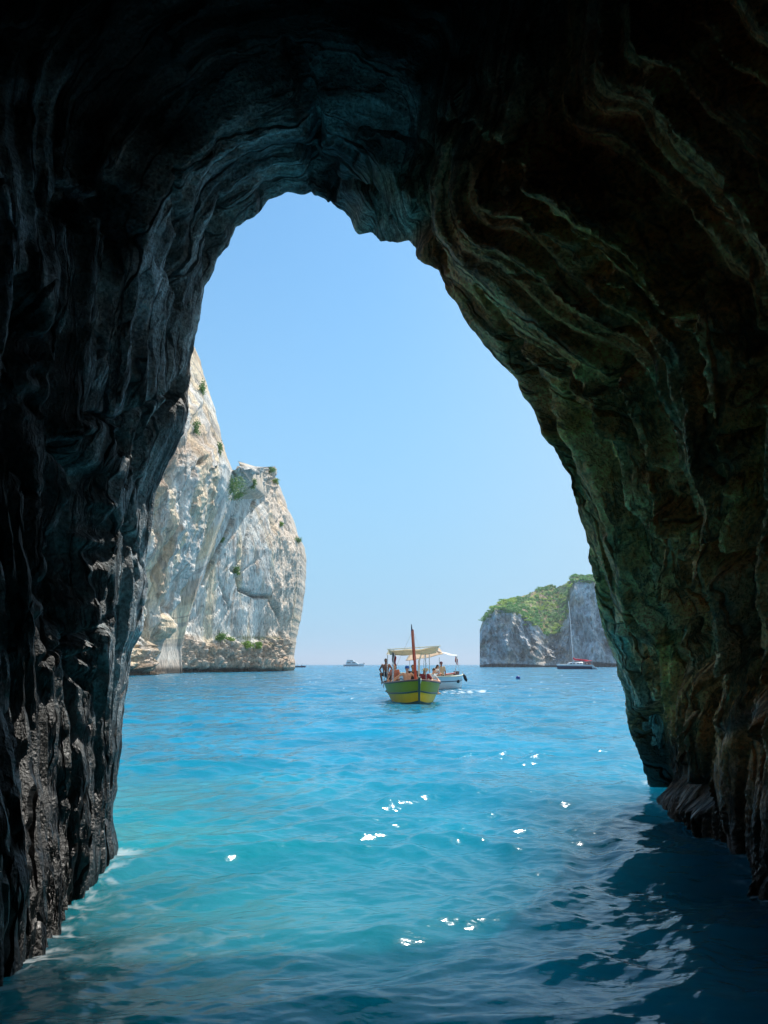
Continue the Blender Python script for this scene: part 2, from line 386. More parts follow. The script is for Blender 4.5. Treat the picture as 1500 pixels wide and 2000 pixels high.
# sculpted cracks, ledges and hollows: polylines in photograph pixels, (points, half width px, depth m)
CR = [
 ([(402,590),(392,650),(376,720),(345,775),(305,832),(275,878),(250,915),(236,950)], 9, .22),
 ([(325,768),(290,788),(262,805),(232,828),(206,812),(172,830),(140,850)], 4, .09),
 ([(250,975),(243,1010),(252,1048),(262,1080)], 6, .22), ([(258,1100),(262,1130),(256,1160)], 5, .15),
 ([(232,1180),(212,1216),(185,1242),(150,1272)], 9, .30), ([(200,1250),(175,1300),(185,1350)], 8, .18),
 ([(235,830),(226,880)], 9, .24), ([(430,380),(418,470),(398,560)], 7, .2), ([(345,330),(352,420),(340,520),(352,600)], 8, .16),
 ([(150,880),(190,960),(170,1060),(130,1180),(120,1290)], 30, .30), ([(60,560),(80,680),(60,820),(70,960)], 22, .3),
 ([(235,360),(240,420),(258,462)], 30, .40), ([(130,380),(160,440)], 26, .3),
 ([(858,530),(885,582),(905,640),(950,700)], 5, .12),
 ([(930,560),(965,618),(1010,700),(1045,770),(1070,840),(1112,915),(1132,985)], 9, .26),
 ([(1180,720),(1185,800),(1212,870),(1255,950),(1300,1020),(1342,1062)], 12, .34),
 ([(1090,700),(1100,790),(1130,870),(1180,950),(1220,1040),(1236,1100)], 7, .16),
 ([(1312,1130),(1330,1210),(1325,1300),(1350,1380)], 20, .45), ([(1352,1060),(1375,1110),(1420,1140)], 9, .3),
 ([(1420,640),(1440,780),(1490,830)], 22, .4), ([(1405,820),(1400,920),(1420,1010),(1460,1110),(1490,1240)], 14, .36),
 ([(1170,1130),(1190,1200),(1215,1250),(1238,1300)], 6, .2), ([(1240,1180),(1262,1260),(1300,1330),(1335,1410)], 5, .14),
 ([(1290,560),(1330,700),(1345,800),(1390,880)], 12, .25), ([(1265,1390),(1240,1430),(1290,1520),(1360,1570)], 26, .42),
 ([(1400,1290),(1440,1350),(1470,1420)], 12, .3), ([(1010,380),(1080,470),(1150,560),(1210,650)], 14, .26),
 ([(590,300),(640,352),(650,390)], 16, .30), ([(700,300),(690,350),(740,370)], 8, .14), ([(812,390),(835,470),(870,530)], 9, .2),
 ([(560,120),(600,200),(620,290)], 20, .3), ([(860,250),(960,330),(1010,420)], 22, .3),
]
for k, (pts, wpx, dep) in enumerate(CR):
    d, t = polydist(PX, PY, pts)
    ww = wpx * (0.35 + 0.9 * np.sin(np.pi * np.clip(t, .03, .97))) * (1 + .6 * noise(PX * .03, PY * .03, k * 3.1))
    disp = disp + dep * np.exp(-(d / np.maximum(ww, 1.5)) ** 2) * sstep(0.0, .12, Sbc)
RG = [  # raised lips of rock
 ([(228,835),(236,900),(234,980),(222,1060),(205,1150),(190,1240)], 10, .07), ([(150,845),(205,835),(232,900),(230,985)], 16, .07),
 ([(275,420),(283,500),(300,560)], 9, .16), ([(690,330),(760,345),(800,400),(800,452)], 22, .22),
 ([(1140,990),(1180,1050),(1212,1110),(1216,1190),(1200,1240)], 8, .16), ([(1280,1010),(1320,1100),(1345,1170),(1372,1250),(1400,1330)], 5, .12),
 ([(1130,720),(1180,850),(1240,930),(1290,1000)], 8, .14), ([(1400,1420),(1425,1400),(1450,1440)], 22, .10), ([(1420,820),(1400,740)], 12, .16),
 ([(700,440),(720,400),(690,370)], 14, .12),
]
for k, (pts, wpx, dep) in enumerate(RG):
    d, t = polydist(PX, PY, pts)
    disp = disp - dep * np.exp(-(d / wpx) ** 2) * sstep(0.15, .5, Sbc)
disp = np.maximum(disp, -.05 - .10 * sstep(.8, 2.0, Sbc))
dn = 1.0 * close
P[..., 0] += nrm[None, :, 0] * disp * dn; P[..., 2] += nrm[None, :, 1] * disp * dn
P[..., 1] += 0.35 * (blk * .5) * m1 * (Sbc < 14)
# rock colour, with cave shade painted into the ceiling and left wall
def C3(*c): return np.array(c, float)
PXb, PYb = PX, PY
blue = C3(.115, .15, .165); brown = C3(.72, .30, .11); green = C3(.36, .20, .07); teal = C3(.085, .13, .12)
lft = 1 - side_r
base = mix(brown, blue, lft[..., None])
g = sstep(.0, .5, fbm(Ubc * .35, slant * .9, seed=41, octv=3) + .05 + .35 * ceil_)[..., None]
base = mix(base, mix(green, C3(.05, .08, .085), lft[..., None]), g * mix(.45, .7, lft[..., None]))
och = sstep(.15, .55, fbm(Ubc * .5, slant * 2.2, seed=42, octv=3))[..., None] * side_r[..., None]
base = mix(base, C3(.86, .37, .10), och * .7)
grey = sstep(.15, .6, fbm(Ubc * .7, slant * 3.0, seed=43, octv=3))[..., None] * side_r[..., None]
base = mix(base, C3(.82, .43, .20), grey * .6)
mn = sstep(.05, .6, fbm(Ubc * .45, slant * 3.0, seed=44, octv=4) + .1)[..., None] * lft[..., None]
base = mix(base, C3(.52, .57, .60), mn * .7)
# chalky veil on the left wall, green-white block over the opening, ochre edge of the right wall
for pts, wpx, c, a in [
   ([(280,400),(278,470),(296,560),(270,640),(215,740),(230,800)], 34, C3(.50,.60,.68), .9), ([(330,560),(300,680),(285,760)], 26, C3(.42,.52,.58), .8),
   ([(245,1000),(232,1130),(215,1300),(190,1400)], 42, C3(.40,.47,.50), .75), ([(10,440),(30,520),(12,600)], 16, C3(.35,.4,.5), .8),
   ([(60,430),(40,480)], 22, C3(.3,.36,.42), .6),
   ([(700,440),(780,445),(800,420)], 34, C3(.42,.50,.44), .95), ([(690,440),(700,410)], 18, C3(.6,.4,.26), .8), ([(730,350),(790,360)], 34, C3(.3,.26,.12), .7),
   ([(560,330),(500,390),(450,430)], 34, C3(.09,.16,.15), .8), ([(950,640),(1000,720),(1060,800)], 14, C3(.6,.38,.2), .8),
   ([(1075,760),(1092,810),(1105,850)], 15, C3(.9,.42,.1), .95), ([(1150,1010),(1200,1080),(1208,1150)], 34, C3(.55,.34,.14), .8),
   ([(1190,1200),(1215,1300),(1240,1380)], 14, C3(.3,.42,.36), .8), ([(1268,1200),(1280,1260),(1300,1330)], 12, C3(.3,.4,.3), .7), ([(1390,1150),(1410,1240),(1400,1330)], 18, C3(.4,.38,.26), .7),
   ([(1240,1130),(1255,1200),(1250,1260)], 14, C3(.6,.4,.25), .8), ([(1405,1440),(1440,1420)], 16, C3(.3,.33,.38), .6),
   ([(1270,700),(1290,800),(1330,900)], 30, C3(.16,.17,.12), .7)]:
    d, t = polydist(PXb, PYb, pts)
    k = (np.exp(-(d / wpx) ** 2) * a * (0.55 + .45 * np.clip(fbm(Ubc * 1.4, slant * 7, seed=50, octv=3) * 2 + .4, 0, 1)))[..., None]
    base = mix(base, c, k)
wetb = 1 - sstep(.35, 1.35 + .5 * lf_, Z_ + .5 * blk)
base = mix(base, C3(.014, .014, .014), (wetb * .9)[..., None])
deep_shade = sstep(.3, 1.3, Sbc + .8 * fbm(Ubc * .4, Sbc * .6, seed=62, octv=3)) * lft * (1 - sstep(3.2, 5.5, Z_))  # left wall painted darker inwards and low down, standing for cave shade
base = base * (1 - .90 * deep_shade[..., None])
outc = sstep(.02, .35, un + 0 * Ubc)[..., None] if False else sstep(.0, .3, np.maximum(-Sbc, 0))[..., None]
lime = mix(C3(.62, .56, .47), C3(.5, .37, .26), sstep(0, .6, fbm(X_ * .5, Y_ * .5, Z_ * .5, seed=60))[..., None])
base = mix(base, lime, outc * sstep(.3, .8, Z_)[..., None])
topd = sstep(5.2, 7.4, Z_) * sstep(.5, 1.7, Sbc)  # inner ceiling goes dark: deep-cave shade put into the colour
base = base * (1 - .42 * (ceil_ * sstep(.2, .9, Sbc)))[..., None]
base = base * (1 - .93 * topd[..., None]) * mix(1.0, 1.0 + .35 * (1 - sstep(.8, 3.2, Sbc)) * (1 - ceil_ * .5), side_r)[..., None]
grain = 1 + .35 * fbm(Ubc * 2.5, slant * 16, seed=61, octv=3)
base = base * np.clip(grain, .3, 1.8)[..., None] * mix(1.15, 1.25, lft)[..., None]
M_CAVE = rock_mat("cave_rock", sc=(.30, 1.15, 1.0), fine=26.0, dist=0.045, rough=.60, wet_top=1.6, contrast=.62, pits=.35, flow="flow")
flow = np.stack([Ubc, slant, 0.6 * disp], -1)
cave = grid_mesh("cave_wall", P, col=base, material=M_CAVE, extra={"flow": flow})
tag(cave, "dark fluted rock of the sea cave arching over the water", kind="structure")

# ------------------------------------------------------------------ water
# #SECTION WATER
def rows_dist():
    r = [0.35]
    while r[-1] < 1000:
        y = r[-1]
        px = 0.62 / 742.0 / CAM[2] * y * y
        r.append(y + max(min(px, y * .0055), .010))
    while r[-1] < 45000: r.append(r[-1] * 1.06)
    return np.array(r)
rd = rows_dist()
an = np.concatenate([np.linspace(-180, -62, 24)[:-1], np.linspace(-62, -32, 70)[:-1], np.linspace(-32, 32, 620), np.linspace(32, 62, 70)[1:], np.linspace(62, 180, 24)[1:]])
A_, D_ = np.meshgrid(np.radians(an), rd)
X0 = D_ * np.sin(A_); Y0 = D_ * np.cos(A_)
dr = np.gradient(rd)[:, None]; da = D_ * np.gradient(np.radians(an))[None, :]
cell = np.maximum(dr + 0 * A_, da)
rng = np.random.RandomState(5)
NW = 120
lam = np.geomspace(0.075, 6.0, NW) * rng.uniform(.93, 1.07, NW)
th = np.radians(-90 + 10 + rng.normal(0, 30, NW)); ph = rng.uniform(0, 2 * np.pi, NW)
slope = 0.0345 * (0.85 + 0.35 * np.exp(-(np.log(lam / .40)) ** 2 / 1.2)) * np.minimum(1, (1.1 / lam)) ** .6
H = np.zeros_like(X0); GX = np.zeros_like(X0); GY = np.zeros_like(X0)
gust = 1 + .35 * fbm(X0 * .16, Y0 * .22, seed=70, octv=3)
inner = 0.72 + 0.28 * sstep(3.5, 9, Y0)
wx = X0 + .5 * noise(X0 * .35, Y0 * .35, seed=71); wy = Y0 + .5 * noise(X0 * .35, Y0 * .35, 5.0, seed=72)
for i in range(NW):
    k = 2 * np.pi / lam[i]; a = slope[i] / k
    vis = sstep(2.0, 3.4, lam[i] / cell)
    arg = k * (wx * math.cos(th[i]) + wy * math.sin(th[i])) + ph[i]
    c = np.cos(arg) * a * vis; s_ = np.sin(arg) * a * vis * .5
    H += c; GX -= s_ * math.cos(th[i]); GY -= s_ * math.sin(th[i])
gust = np.clip(gust, .6, 1.12) * inner
fade = 1 - sstep(300, 900, D_)
Pw = np.stack([X0 + GX * gust * fade, Y0 + GY * gust * fade, H * gust * fade], -1)
Pw[0] = Pw[0].mean(0)
# foam on the water: by the left rock, round the boats' hulls, stray flecks
def blob(x, y, rx, ry): return np.exp(-((X0 - x) / rx) ** 2 - ((Y0 - y) / ry) ** 2)
fz = ridged(X0 * 3.5 + .6 * noise(X0 * 2, Y0 * 2), Y0 * 5.0, seed=80, octv=5) * 1.7 - .9; fz2 = fbm(X0 * 1.3, Y0 * 2.2, seed=81, octv=4)
fo = .60 * blob(-1.75, 4.9, .9, 1.5) + .48 * blob(-.9, 4.6, .9, 1.0) + .30 * blob(-2.4, 8.0, .6, 2.2) + .22 * blob(2.9, 6.5, .7, 2.0)
foam = .07 * sstep(.85, 1.15, fo + .55 * fz + .30 * fz2) * (fo > .06)
fl = sstep(1.1, 1.35, fbm(X0 * 2.2, Y0 * 1.6, seed=82, octv=5) * 1.45) * sstep(20, 60, Y0) * (1 - sstep(250, 600, D_))
wk = blob(3.3, 44.5, 2.8, 3.2) + .8 * blob(5.4, 48, 2.4, 5) + .6 * blob(1.9, 39.5, 1.0, 4.5) + .5 * blob(-.9, 35, .6, 3)
wkf = sstep(.75, 1.05, wk * .6 + .8 * fbm(X0 * 2.6, Y0 * 1.2, seed=83, octv=5)) * (wk > .08)
def waterline(cols):                                   # where the rock meets the water, by depth
    ys, xs = [], []
    for i in range(len(S)):
        if -.2 < S[i] < 6.5:
            j = cols[np.argmin(np.abs(P[i, cols, 2]))]; ys.append(P[i, j, 1]); xs.append(P[i, j, 0])
    o_ = np.argsort(ys); return np.array(ys)[o_], np.array(xs)[o_]
yl_, xl_ = waterline(np.arange(0, 170)); yr_, xr_ = waterline(np.arange(NU - 170, NU))
dl_ = X0 - np.interp(Y0, yl_, xl_); dr_ = np.interp(Y0, yr_, xr_) - X0
lace = ridged(X0 * 5, Y0 * 5, seed=86, octv=4)
swash = np.exp(-(dl_ / .16) ** 2) * (Y0 < yl_[-1] + .4) + .8 * np.exp(-(dr_ / .12) ** 2) * (Y0 < yr_[-1] + .4)
foam = np.clip(foam + .40 * swash * sstep(.45, .85, lace + .25 * fz2), 0, 1)
dim = np.clip((1 - sstep(.2, 2.6, dr_)) * (1 - sstep(8, 11, Y0)) + .75 * (1 - sstep(.1, 1.2, dl_)) * (1 - sstep(4.4, 6.4, Y0)), 0, 1)   # shade along the walls, painted into the water colour
foam = np.clip(foam + fl * .5 + wkf * .6, 0, 1)
m = bpy.data.materials.new("sea_water"); m.use_nodes = True; t = m.node_tree; t.nodes.clear(); L = t.links
out = N(t, "ShaderNodeOutputMaterial"); p = N(t, "ShaderNodeBsdfPrincipled"); fm = N(t, "ShaderNodeBsdfPrincipled")
geo = N(t, "ShaderNodeNewGeometry"); sx = N(t, "ShaderNodeSeparateXYZ"); L.new(geo.outputs["Position"], sx.inputs[0])
yr = N(t, "ShaderNodeMapRange", i_From_Min=2.0, i_From_Max=60.0); L.new(sx.outputs[1], yr.inputs[0])
pw = N(t, "ShaderNodeMath", operation='POWER'); L.new(yr.outputs[0], pw.inputs[0]); pw.inputs[1].default_value = .6
cr = N(t, "ShaderNodeValToRGB"); L.new(pw.outputs[0], cr.inputs[0])
el = cr.color_ramp.elements; el[0].position = 0; el[0].color = (.005, .225, .35, 1); el[1].position = 1; el[1].color = (.004, .15, .265, 1)
e = el.new(.45); e.color = (.005, .20, .33, 1)
nz = N(t, "ShaderNodeTexNoise", i_Scale=.35, i_Detail=5.0); L.new(geo.outputs["Position"], nz.inputs["Vector"])
xr = N(t, "ShaderNodeMapRange", i_From_Min=1.2, i_From_Max=-2.5); L.new(sx.outputs[0], xr.inputs[0])
tq = N(t, "ShaderNodeMath", operation='MULTIPLY'); L.new(xr.outputs[0], tq.inputs[0]); L.new(nz.outputs[0], tq.inputs[1])
nr_ = N(t, "ShaderNodeMapRange", i_From_Min=14.0, i_From_Max=4.0); L.new(sx.outputs[1], nr_.inputs[0])
tq2 = N(t, "ShaderNodeMath", operation='MULTIPLY'); L.new(tq.outputs[0], tq2.inputs[0]); L.new(nr_.outputs[0], tq2.inputs[1])
mx = N(t, "ShaderNodeMix", data_type='RGBA'); L.new(tq2.outputs[0], mx.inputs[0]); L.new(cr.outputs[0], mx.inputs[6]); mx.inputs[7].default_value = (.03, .34, .28, 1)
nv = N(t, "ShaderNodeMapRange", i_From_Min=.3, i_From_Max=.7, i_To_Min=.75, i_To_Max=1.25); L.new(nz.outputs[0], nv.inputs[0])
vs = N(t, "ShaderNodeVectorMath", operation='SCALE'); L.new(mx.outputs[2], vs.inputs[0]); L.new(nv.outputs[0], vs.inputs["Scale"]); wd = N(t, "ShaderNodeAttribute", attribute_name="wall_shade"); wm = N(t, "ShaderNodeMix", data_type='RGBA'); L.new(wd.outputs["Fac"], wm.inputs[0]); L.new(vs.outputs[0], wm.inputs[6]); wm.inputs[7].default_value = (.003, .022, .038, 1); L.new(wm.outputs[2], p.inputs["Base Color"])
p.subsurface_method = "BURLEY"; p.inputs["Subsurface Weight"].default_value = .82; p.inputs["Subsurface Radius"].default_value = (1.0, 4.2, 5.2); p.inputs["Subsurface Scale"].default_value = 1.9
p.inputs["Roughness"].default_value = .06; p.inputs["IOR"].default_value = 1.36;
rr = N(t, "ShaderNodeMapRange", i_From_Min=10.0, i_From_Max=300.0, i_To_Min=.12, i_To_Max=.26); L.new(sx.outputs[1], rr.inputs[0]); L.new(rr.outputs[0], p.inputs["Roughness"])
b1n = N(t, "ShaderNodeTexNoise", i_Scale=11.0, i_Detail=3.0, i_Roughness=.45); mpp = N(t, "ShaderNodeMapping"); mpp.inputs["Scale"].default_value = (.7, 1.25, 1)
L.new(geo.outputs["Position"], mpp.inputs[0]); L.new(mpp.outputs[0], b1n.inputs["Vector"])
bmp = N(t, "ShaderNodeBump", i_Strength=1.0, i_Distance=.011); L.new(b1n.outputs[0], bmp.inputs["Height"])
b2n = N(t, "ShaderNodeTexNoise", i_Scale=1.3, i_Detail=5.0, i_Roughness=.52); mp2 = N(t, "ShaderNodeMapping"); mp2.inputs["Scale"].default_value = (.45, 1.0, 1)
L.new(geo.outputs["Position"], mp2.inputs[0]); L.new(mp2.outputs[0], b2n.inputs["Vector"])
fs = N(t, "ShaderNodeMapRange", i_From_Min=15.0, i_From_Max=120.0, i_To_Min=0.0, i_To_Max=.9); L.new(sx.outputs[1], fs.inputs[0])
bm2 = N(t, "ShaderNodeBump", i_Distance=.17); L.new(fs.outputs[0], bm2.inputs["Strength"]); L.new(b2n.outputs[0], bm2.inputs["Height"]); L.new(bmp.outputs[0], bm2.inputs["Normal"])
L.new(bm2.outputs[0], p.inputs["Normal"])
fm.inputs["Base Color"].default_value = (.75, .8, .82, 1); fm.inputs["Roughness"].default_value = .6
fa = N(t, "ShaderNodeAttribute", attribute_name="foam"); ms = N(t, "ShaderNodeMixShader"); L.new(fa.outputs["Fac"], ms.inputs[0])
L.new(p.outputs[0], ms.inputs[1]); L.new(fm.outputs[0], ms.inputs[2]); L.new(ms.outputs[0], out.inputs[0])
water = grid_mesh("water", Pw, extra={"foam": foam, "wall_shade": dim}, material=m)
tag(water, "choppy turquoise sea reaching from the cave to the horizon", kind="structure")

# ------------------------------------------------------------------ sea stack and headland
# #SECTION CLIFFS
def loft_cliff(name, rows, right, leftp, Yl, Yr, base_py, thick, nt_, nv_, relief, colf, material, lean=.18, corner=.86, corner_d=16., zmul=1.0):
    """rows: photograph rows from base to top; left/right edge px as functions of the row; a closed body with real depth"""
    py = rows; nv_ = len(py)
    tf = np.r_[np.linspace(0, 1, nt_), ]
    T, V = np.meshgrid(tf, np.linspace(0, 1, nv_))
    PYg = np.broadcast_to(py[:, None], T.shape)
    XL = np.interp(-py, -np.array([r[1] for r in leftp][::-1]) if leftp[0][1] < leftp[-1][1] else -np.array([r[1] for r in leftp]), [r[0] for r in (leftp[::-1] if leftp[0][1] < leftp[-1][1] else leftp)])
    XR = np.interp(-py, -np.array([r[1] for r in right]), [r[0] for r in right])
    kk = np.exp(-np.linspace(-2, 2, 15) ** 2); kk /= kk.sum(); XR = np.convolve(np.pad(XR, 7, mode='edge'), kk, 'valid'); XL = np.convolve(np.pad(XL, 7, mode='edge'), kk, 'valid')
    pxg = mix(XL[:, None], XR[:, None], T) + (2.0 * fbm(py * .045, 0, seed=5, octv=4))[:, None] * T ** 10
    Yg = mix(Yl, Yr, T) + corner_d * sstep(corner, 1.0, T) ** 1.5 - 3.0 * (1 - sstep(0, .1, T)) * 0
    z0 = px2w(pxg, PYg, Yg)[..., 2]
    Yg = Yg + lean * np.maximum(z0, 0)
    Pf = px2w(pxg, PYg, Yg)
    back = Pf[:, ::-1][:, 1:-1:8].copy()
    u = np.linspace(0, 1, back.shape[1])[None, :]
    back[..., 1] += thick * np.sin(np.pi * np.clip(u * .9 + .05, 0, 1)) ** .5
    Pa = np.concatenate([Pf, back], 1)
    return Pf, back, T, V, pxg, PYg

def normals(P):
    a = np.gradient(P, axis=1); b = np.gradient(P, axis=0); n = np.cross(a, b); return n / (np.linalg.norm(n, axis=-1, keepdims=True) + 1e-9)

M_STACK = rock_mat("limestone", sc=(1.2, 2.0, .45), fine=1.5, dist=.45, rough=.9, contrast=.36, pits=.6)

def cliff_obj(name, Pf, back, disp, col, material):
    n = normals(Pf); n = np.where((n[..., 1] > 0)[..., None] & (np.abs(n[..., 1]) > .0)[..., None], -n, n)
    Q = Pf + n * disp[..., None]
    nb = back.shape[1]; cb = np.broadcast_to(col[:, -1:][:, :1], (col.shape[0], nb, 3))
    P_ = np.concatenate([Q, back], 1); c_ = np.concatenate([col, cb], 1)
    top = P_[-1:].mean(1, keepdims=True) + 0 * P_[-1:]
    rings = [P_]; cols = [c_]
    for k in (.35, .7, .98):
        rr = mix(P_[-1:], top, k); rr[..., 2] += k * .8; rings.append(rr); cols.append(c_[-1:])
    return grid_mesh(name, np.concatenate(rings), col=np.concatenate(cols), wrap=True, material=material)

def stack_cols(px, py, P, seed, warm):
    grey = C3(.86, .81, .735); cream = C3(.90, .72, .51); rust = C3(.50, .30, .18); dk = C3(.16, .14, .12)
    a = sstep(.0, .55, fbm(P[..., 0] * .10, P[..., 1] * .3, P[..., 2] * .05, seed=seed, octv=4) + warm)[..., None]
    c = mix(grey, cream, a)
    r = sstep(.28, .62, fbm(P[..., 0] * .3, P[..., 1] * .6, P[..., 2] * .09, seed=seed + 1, octv=4) + warm * .35)[..., None]
    c = mix(c, rust, r * .55)
    st = sstep(.25, .6, fbm(P[..., 0] * .9, P[..., 1] * 1.1 + P[..., 2] * .3, P[..., 2] * .04, seed=seed + 2, octv=3))[..., None]
    c = mix(c, C3(.40, .35, .31), st * .6)
    pit = sstep(.5, .7, fbm(P[..., 0] * .8, P[..., 1] * .8, P[..., 2] * .5, seed=seed + 3, octv=3))[..., None]
    c = mix(c, dk, pit * .5)
    wt = 1 - sstep(.5, 1.7, P[..., 2] + .8 * fbm(P[..., 0] * .25, P[..., 1] * .25, seed=seed + 4))
    return mix(c, C3(.045, .042, .035), wt[..., None] * .95)

rightA = [(322,1330),(322,1300),(320,1262),(330,1230),(345,1180),(356,1150),(374,1100),(390,1060),(409,1010),(424,975),(437,932),(440,910),(430,880),(418,850),(406,800),(398,762),(386,730),(377,700),(368,665),(350,630),(320,600)]
leftA = [(120,1330),(120,600)]
rightB = [(560,1330),(561,1312),(566,1303),(562,1285),(567,1250),(572,1222),(580,1190),(585,1150),(588,1110),(590,1072),(583,1050),(573,1030),(565,1002),(551,975),(541,946),(533,925),(526,914)]
leftB = [(260,1330),(290,1200),(330,1080),(380,980),(425,935),(470,912)]
def groove(px, py, pts, w_, d_, sign=1):
    d, t = polydist(px, py, pts); return sign * d_ * np.exp(-(d / w_) ** 2)
# left massif
rw = np.linspace(1336, 600, 520)
Pf, back, T, V, pxg, pyg = loft_cliff("", rw, rightA, leftA, 88., 124., 1322, 26., 330, 520, None, None, None, lean=.16, corner=.80, corner_d=10.)
dg = pxg + (pyg - 1000) * .35                                   # strata lean down to the left
dA = 1.5 * fbm(pxg * .022, pyg * .012, seed=101, octv=5) + 1.5 * (ridged(dg * .018, pyg * .003, seed=102, octv=3) - .5) + .55 * fbm(dg * .09, pyg * .03, seed=103, octv=4)
dA -= groove(pxg, pyg, [(395,900),(350,1010),(312,1110),(285,1230)], 5, 1.3) + groove(pxg, pyg, [(425,960),(385,1060),(345,1150),(300,1260)], 4, 1.2) + groove(pxg, pyg, [(318,1210),(312,1260),(322,1290)], 7, 1.5)
dA += 1.6 * fbm(pxg * .06, pyg * .06, seed=104, octv=4) * sstep(1225, 1270, pyg) + 2.0 * sstep(1240, 1290, pyg) - 2.2 * sstep(1306, 1316, pyg)
dA *= sstep(0, .04, T) * (.35 + .65 * (1 - sstep(.93, 1, T)))
colA = stack_cols(pxg, pyg, Pf, 200, .26)
for (a, b, r_) in [((400, 860), (330, 900), 30), ((300, 1270), (270, 1300), 30), ((345, 870), (300, 980), 20)]:
    d, t = polydist(pxg, pyg, [a, b]); colA = mix(colA, C3(.56, .38, .25), (np.exp(-(d / r_) ** 2) * .55)[..., None])
stackA = (Pf, back, dA, colA)
# right block
rw = np.linspace(1336, 912, 420)
Pf, back, T, V, pxg, pyg = loft_cliff("", rw, rightB, leftB, 136., 182., 1314, 36., 330, 420, None, None, None, lean=.28, corner=.80, corner_d=16.)
dg = pxg + (pyg - 1000) * .42
dB = .45 * fbm(pxg * .02, pyg * .010, seed=111, octv=4) + .6 * (ridged(dg * .02, pyg * .003, seed=112, octv=2) - .5) + .16 * fbm(dg * .10, pyg * .03, seed=113, octv=4)
for pts, w_, d_ in [([(420,995),(404,1050),(388,1095),(366,1142)], 7, 4.0), ([(455,1010),(435,1060),(418,1095),(400,1140)], 3, .9), ([(500,970),(480,1060),(470,1130)], 2.5, .5), ([(430,1130),(445,1180),(448,1190)], 2.5, .8),
                    ([(373,1180),(362,1205)], 3, 1.0), ([(455,1110),(470,1150),(500,1165),(530,1165),(545,1220),(550,1260)], 3, .9), ([(480,930),(470,960)], 5, 1.2),
                    ([(510,925),(495,960)], 5, 1.0), ([(545,1240),(548,1290)], 5, 1.0)]:
    dB -= groove(pxg, pyg, pts, w_ * (1 + .5 * noise(pyg * .05, pxg * .05, seed=6)), d_ * (1.0 if d_ > 3 else 1.9))
jb = sstep(1238, 1262, pyg + 22 * noise(pxg * .02, 0, seed=7))
wX, wY, wZ = Pf[..., 0], Pf[..., 1], Pf[..., 2]
dB += jb * (2.5 * (1 - ridged(wX * .5, wY * 1.1, wZ * .42, seed=114, octv=4)) + .2) - 2.6 * sstep(1302, 1311, pyg)
edge = sstep(.72, .86, T + .06 * noise(pyg * .02, 0, seed=8))
dB += edge * 1.0 * fbm(wX * .3, wY * .3, wZ * .16, seed=115, octv=5) + sstep(985, 930, pyg) * 2.2 * fbm(wX * .4, wY * .4, wZ * .4, seed=116, octv=4)
cl_ = sstep(.55, .8, ridged((pxg + (pyg - 1000) * .4) * .03 + .5 * noise(pyg * .02, pxg * .01, seed=9), pyg * .006, seed=119, octv=3)); dB -= .35 * cl_
dB *= sstep(0, .04, T) * (.3 + .7 * (1 - sstep(.94, 1, T)))
colB = stack_cols(pxg, pyg, Pf, 230, -.22)
colB = mix(colB, C3(.78, .57, .40), (np.clip(edge * .55 + jb * .5, 0, .75))[..., None])
colB = mix(colB, C3(.46, .26, .15), (jb * sstep(.15, .5, fbm(wX * .25, wY * .15, wZ * .4, seed=121, octv=3)) * .5)[..., None])
for pts in ([(455,1010),(435,1060),(418,1095),(400,1140)], [(373,1180),(362,1205)], [(455,1110),(470,1150),(500,1165),(530,1165),(545,1220),(550,1260)], [(430,1130),(448,1190)]):
    d, t = polydist(pxg, pyg, pts); colB = mix(colB, C3(.12, .11, .10), (np.exp(-(d / 1.6) ** 2) * .7 * (noise(pyg * .09, pxg * .05, seed=13) > -.15))[..., None])
gr = sstep(.1, .5, fbm(pxg * .06, pyg * .08, seed=118) + .1) * sstep(1238, 1246, pyg) * (1 - sstep(1252, 1268, pyg)) * sstep(410, 440, pxg) * (1 - sstep(520, 545, pxg))
colB = mix(colB, C3(.13, .17, .04), gr[..., None] * .7)
stkB = cliff_obj("sea_stack", Pf, back, dB, colB, M_STACK)
tag(stkB, "tall pale limestone sea stack, the broad slab standing behind", kind="structure")
stkA = cliff_obj("sea_stack", *stackA, M_STACK)
tag(stkA, "taller warm limestone spire half hidden by the cave wall", kind="structure")

# headland with a cliff face, a green slope and a pinnacle on its right
M_HEAD = rock_mat("headland_rock", sc=(1, 1, .8), fine=.40, dist=2.0, rough=.9, contrast=.48, pits=.5)
pxs = np.linspace(937, 1215, 330)
sky_l = np.interp(pxs, [937,940,948,956,965,978,999,1018,1032,1054,1076,1087,1111,1115,1120,1133,1155,1162,1190,1215], [1232,1220,1202,1191,1182,1174,1169,1164,1160,1149,1141,1147,1138,1130,1124,1122,1125,1131,1150,1200])
clf_l = np.interp(pxs, [937,942,948,966,992,1010,1032,1054,1063,1087,1098,1111,1114,1122,1140,1160,1215], [1236,1222,1208,1190,1188,1195,1210,1225,1238,1234,1221,1197,1150,1133,1130,1136,1202])
sky_l = sky_l + 2.5 * fbm(pxs * .12, 0, seed=300, octv=4); clf_l = np.maximum(clf_l + 2.0 * fbm(pxs * .1, 3.0, seed=301, octv=4), sky_l + 1.5)
nf, ns, nb = 150, 110, 30
Yfront = 470 + 26 * sstep(1040, 1075, pxs) - 22 * sstep(1085, 1118, pxs) + 6 * (1 - sstep(937, 962, pxs)) + 10 * fbm(pxs * .02, 1.0, seed=302)
rows_, cols_ = [], []
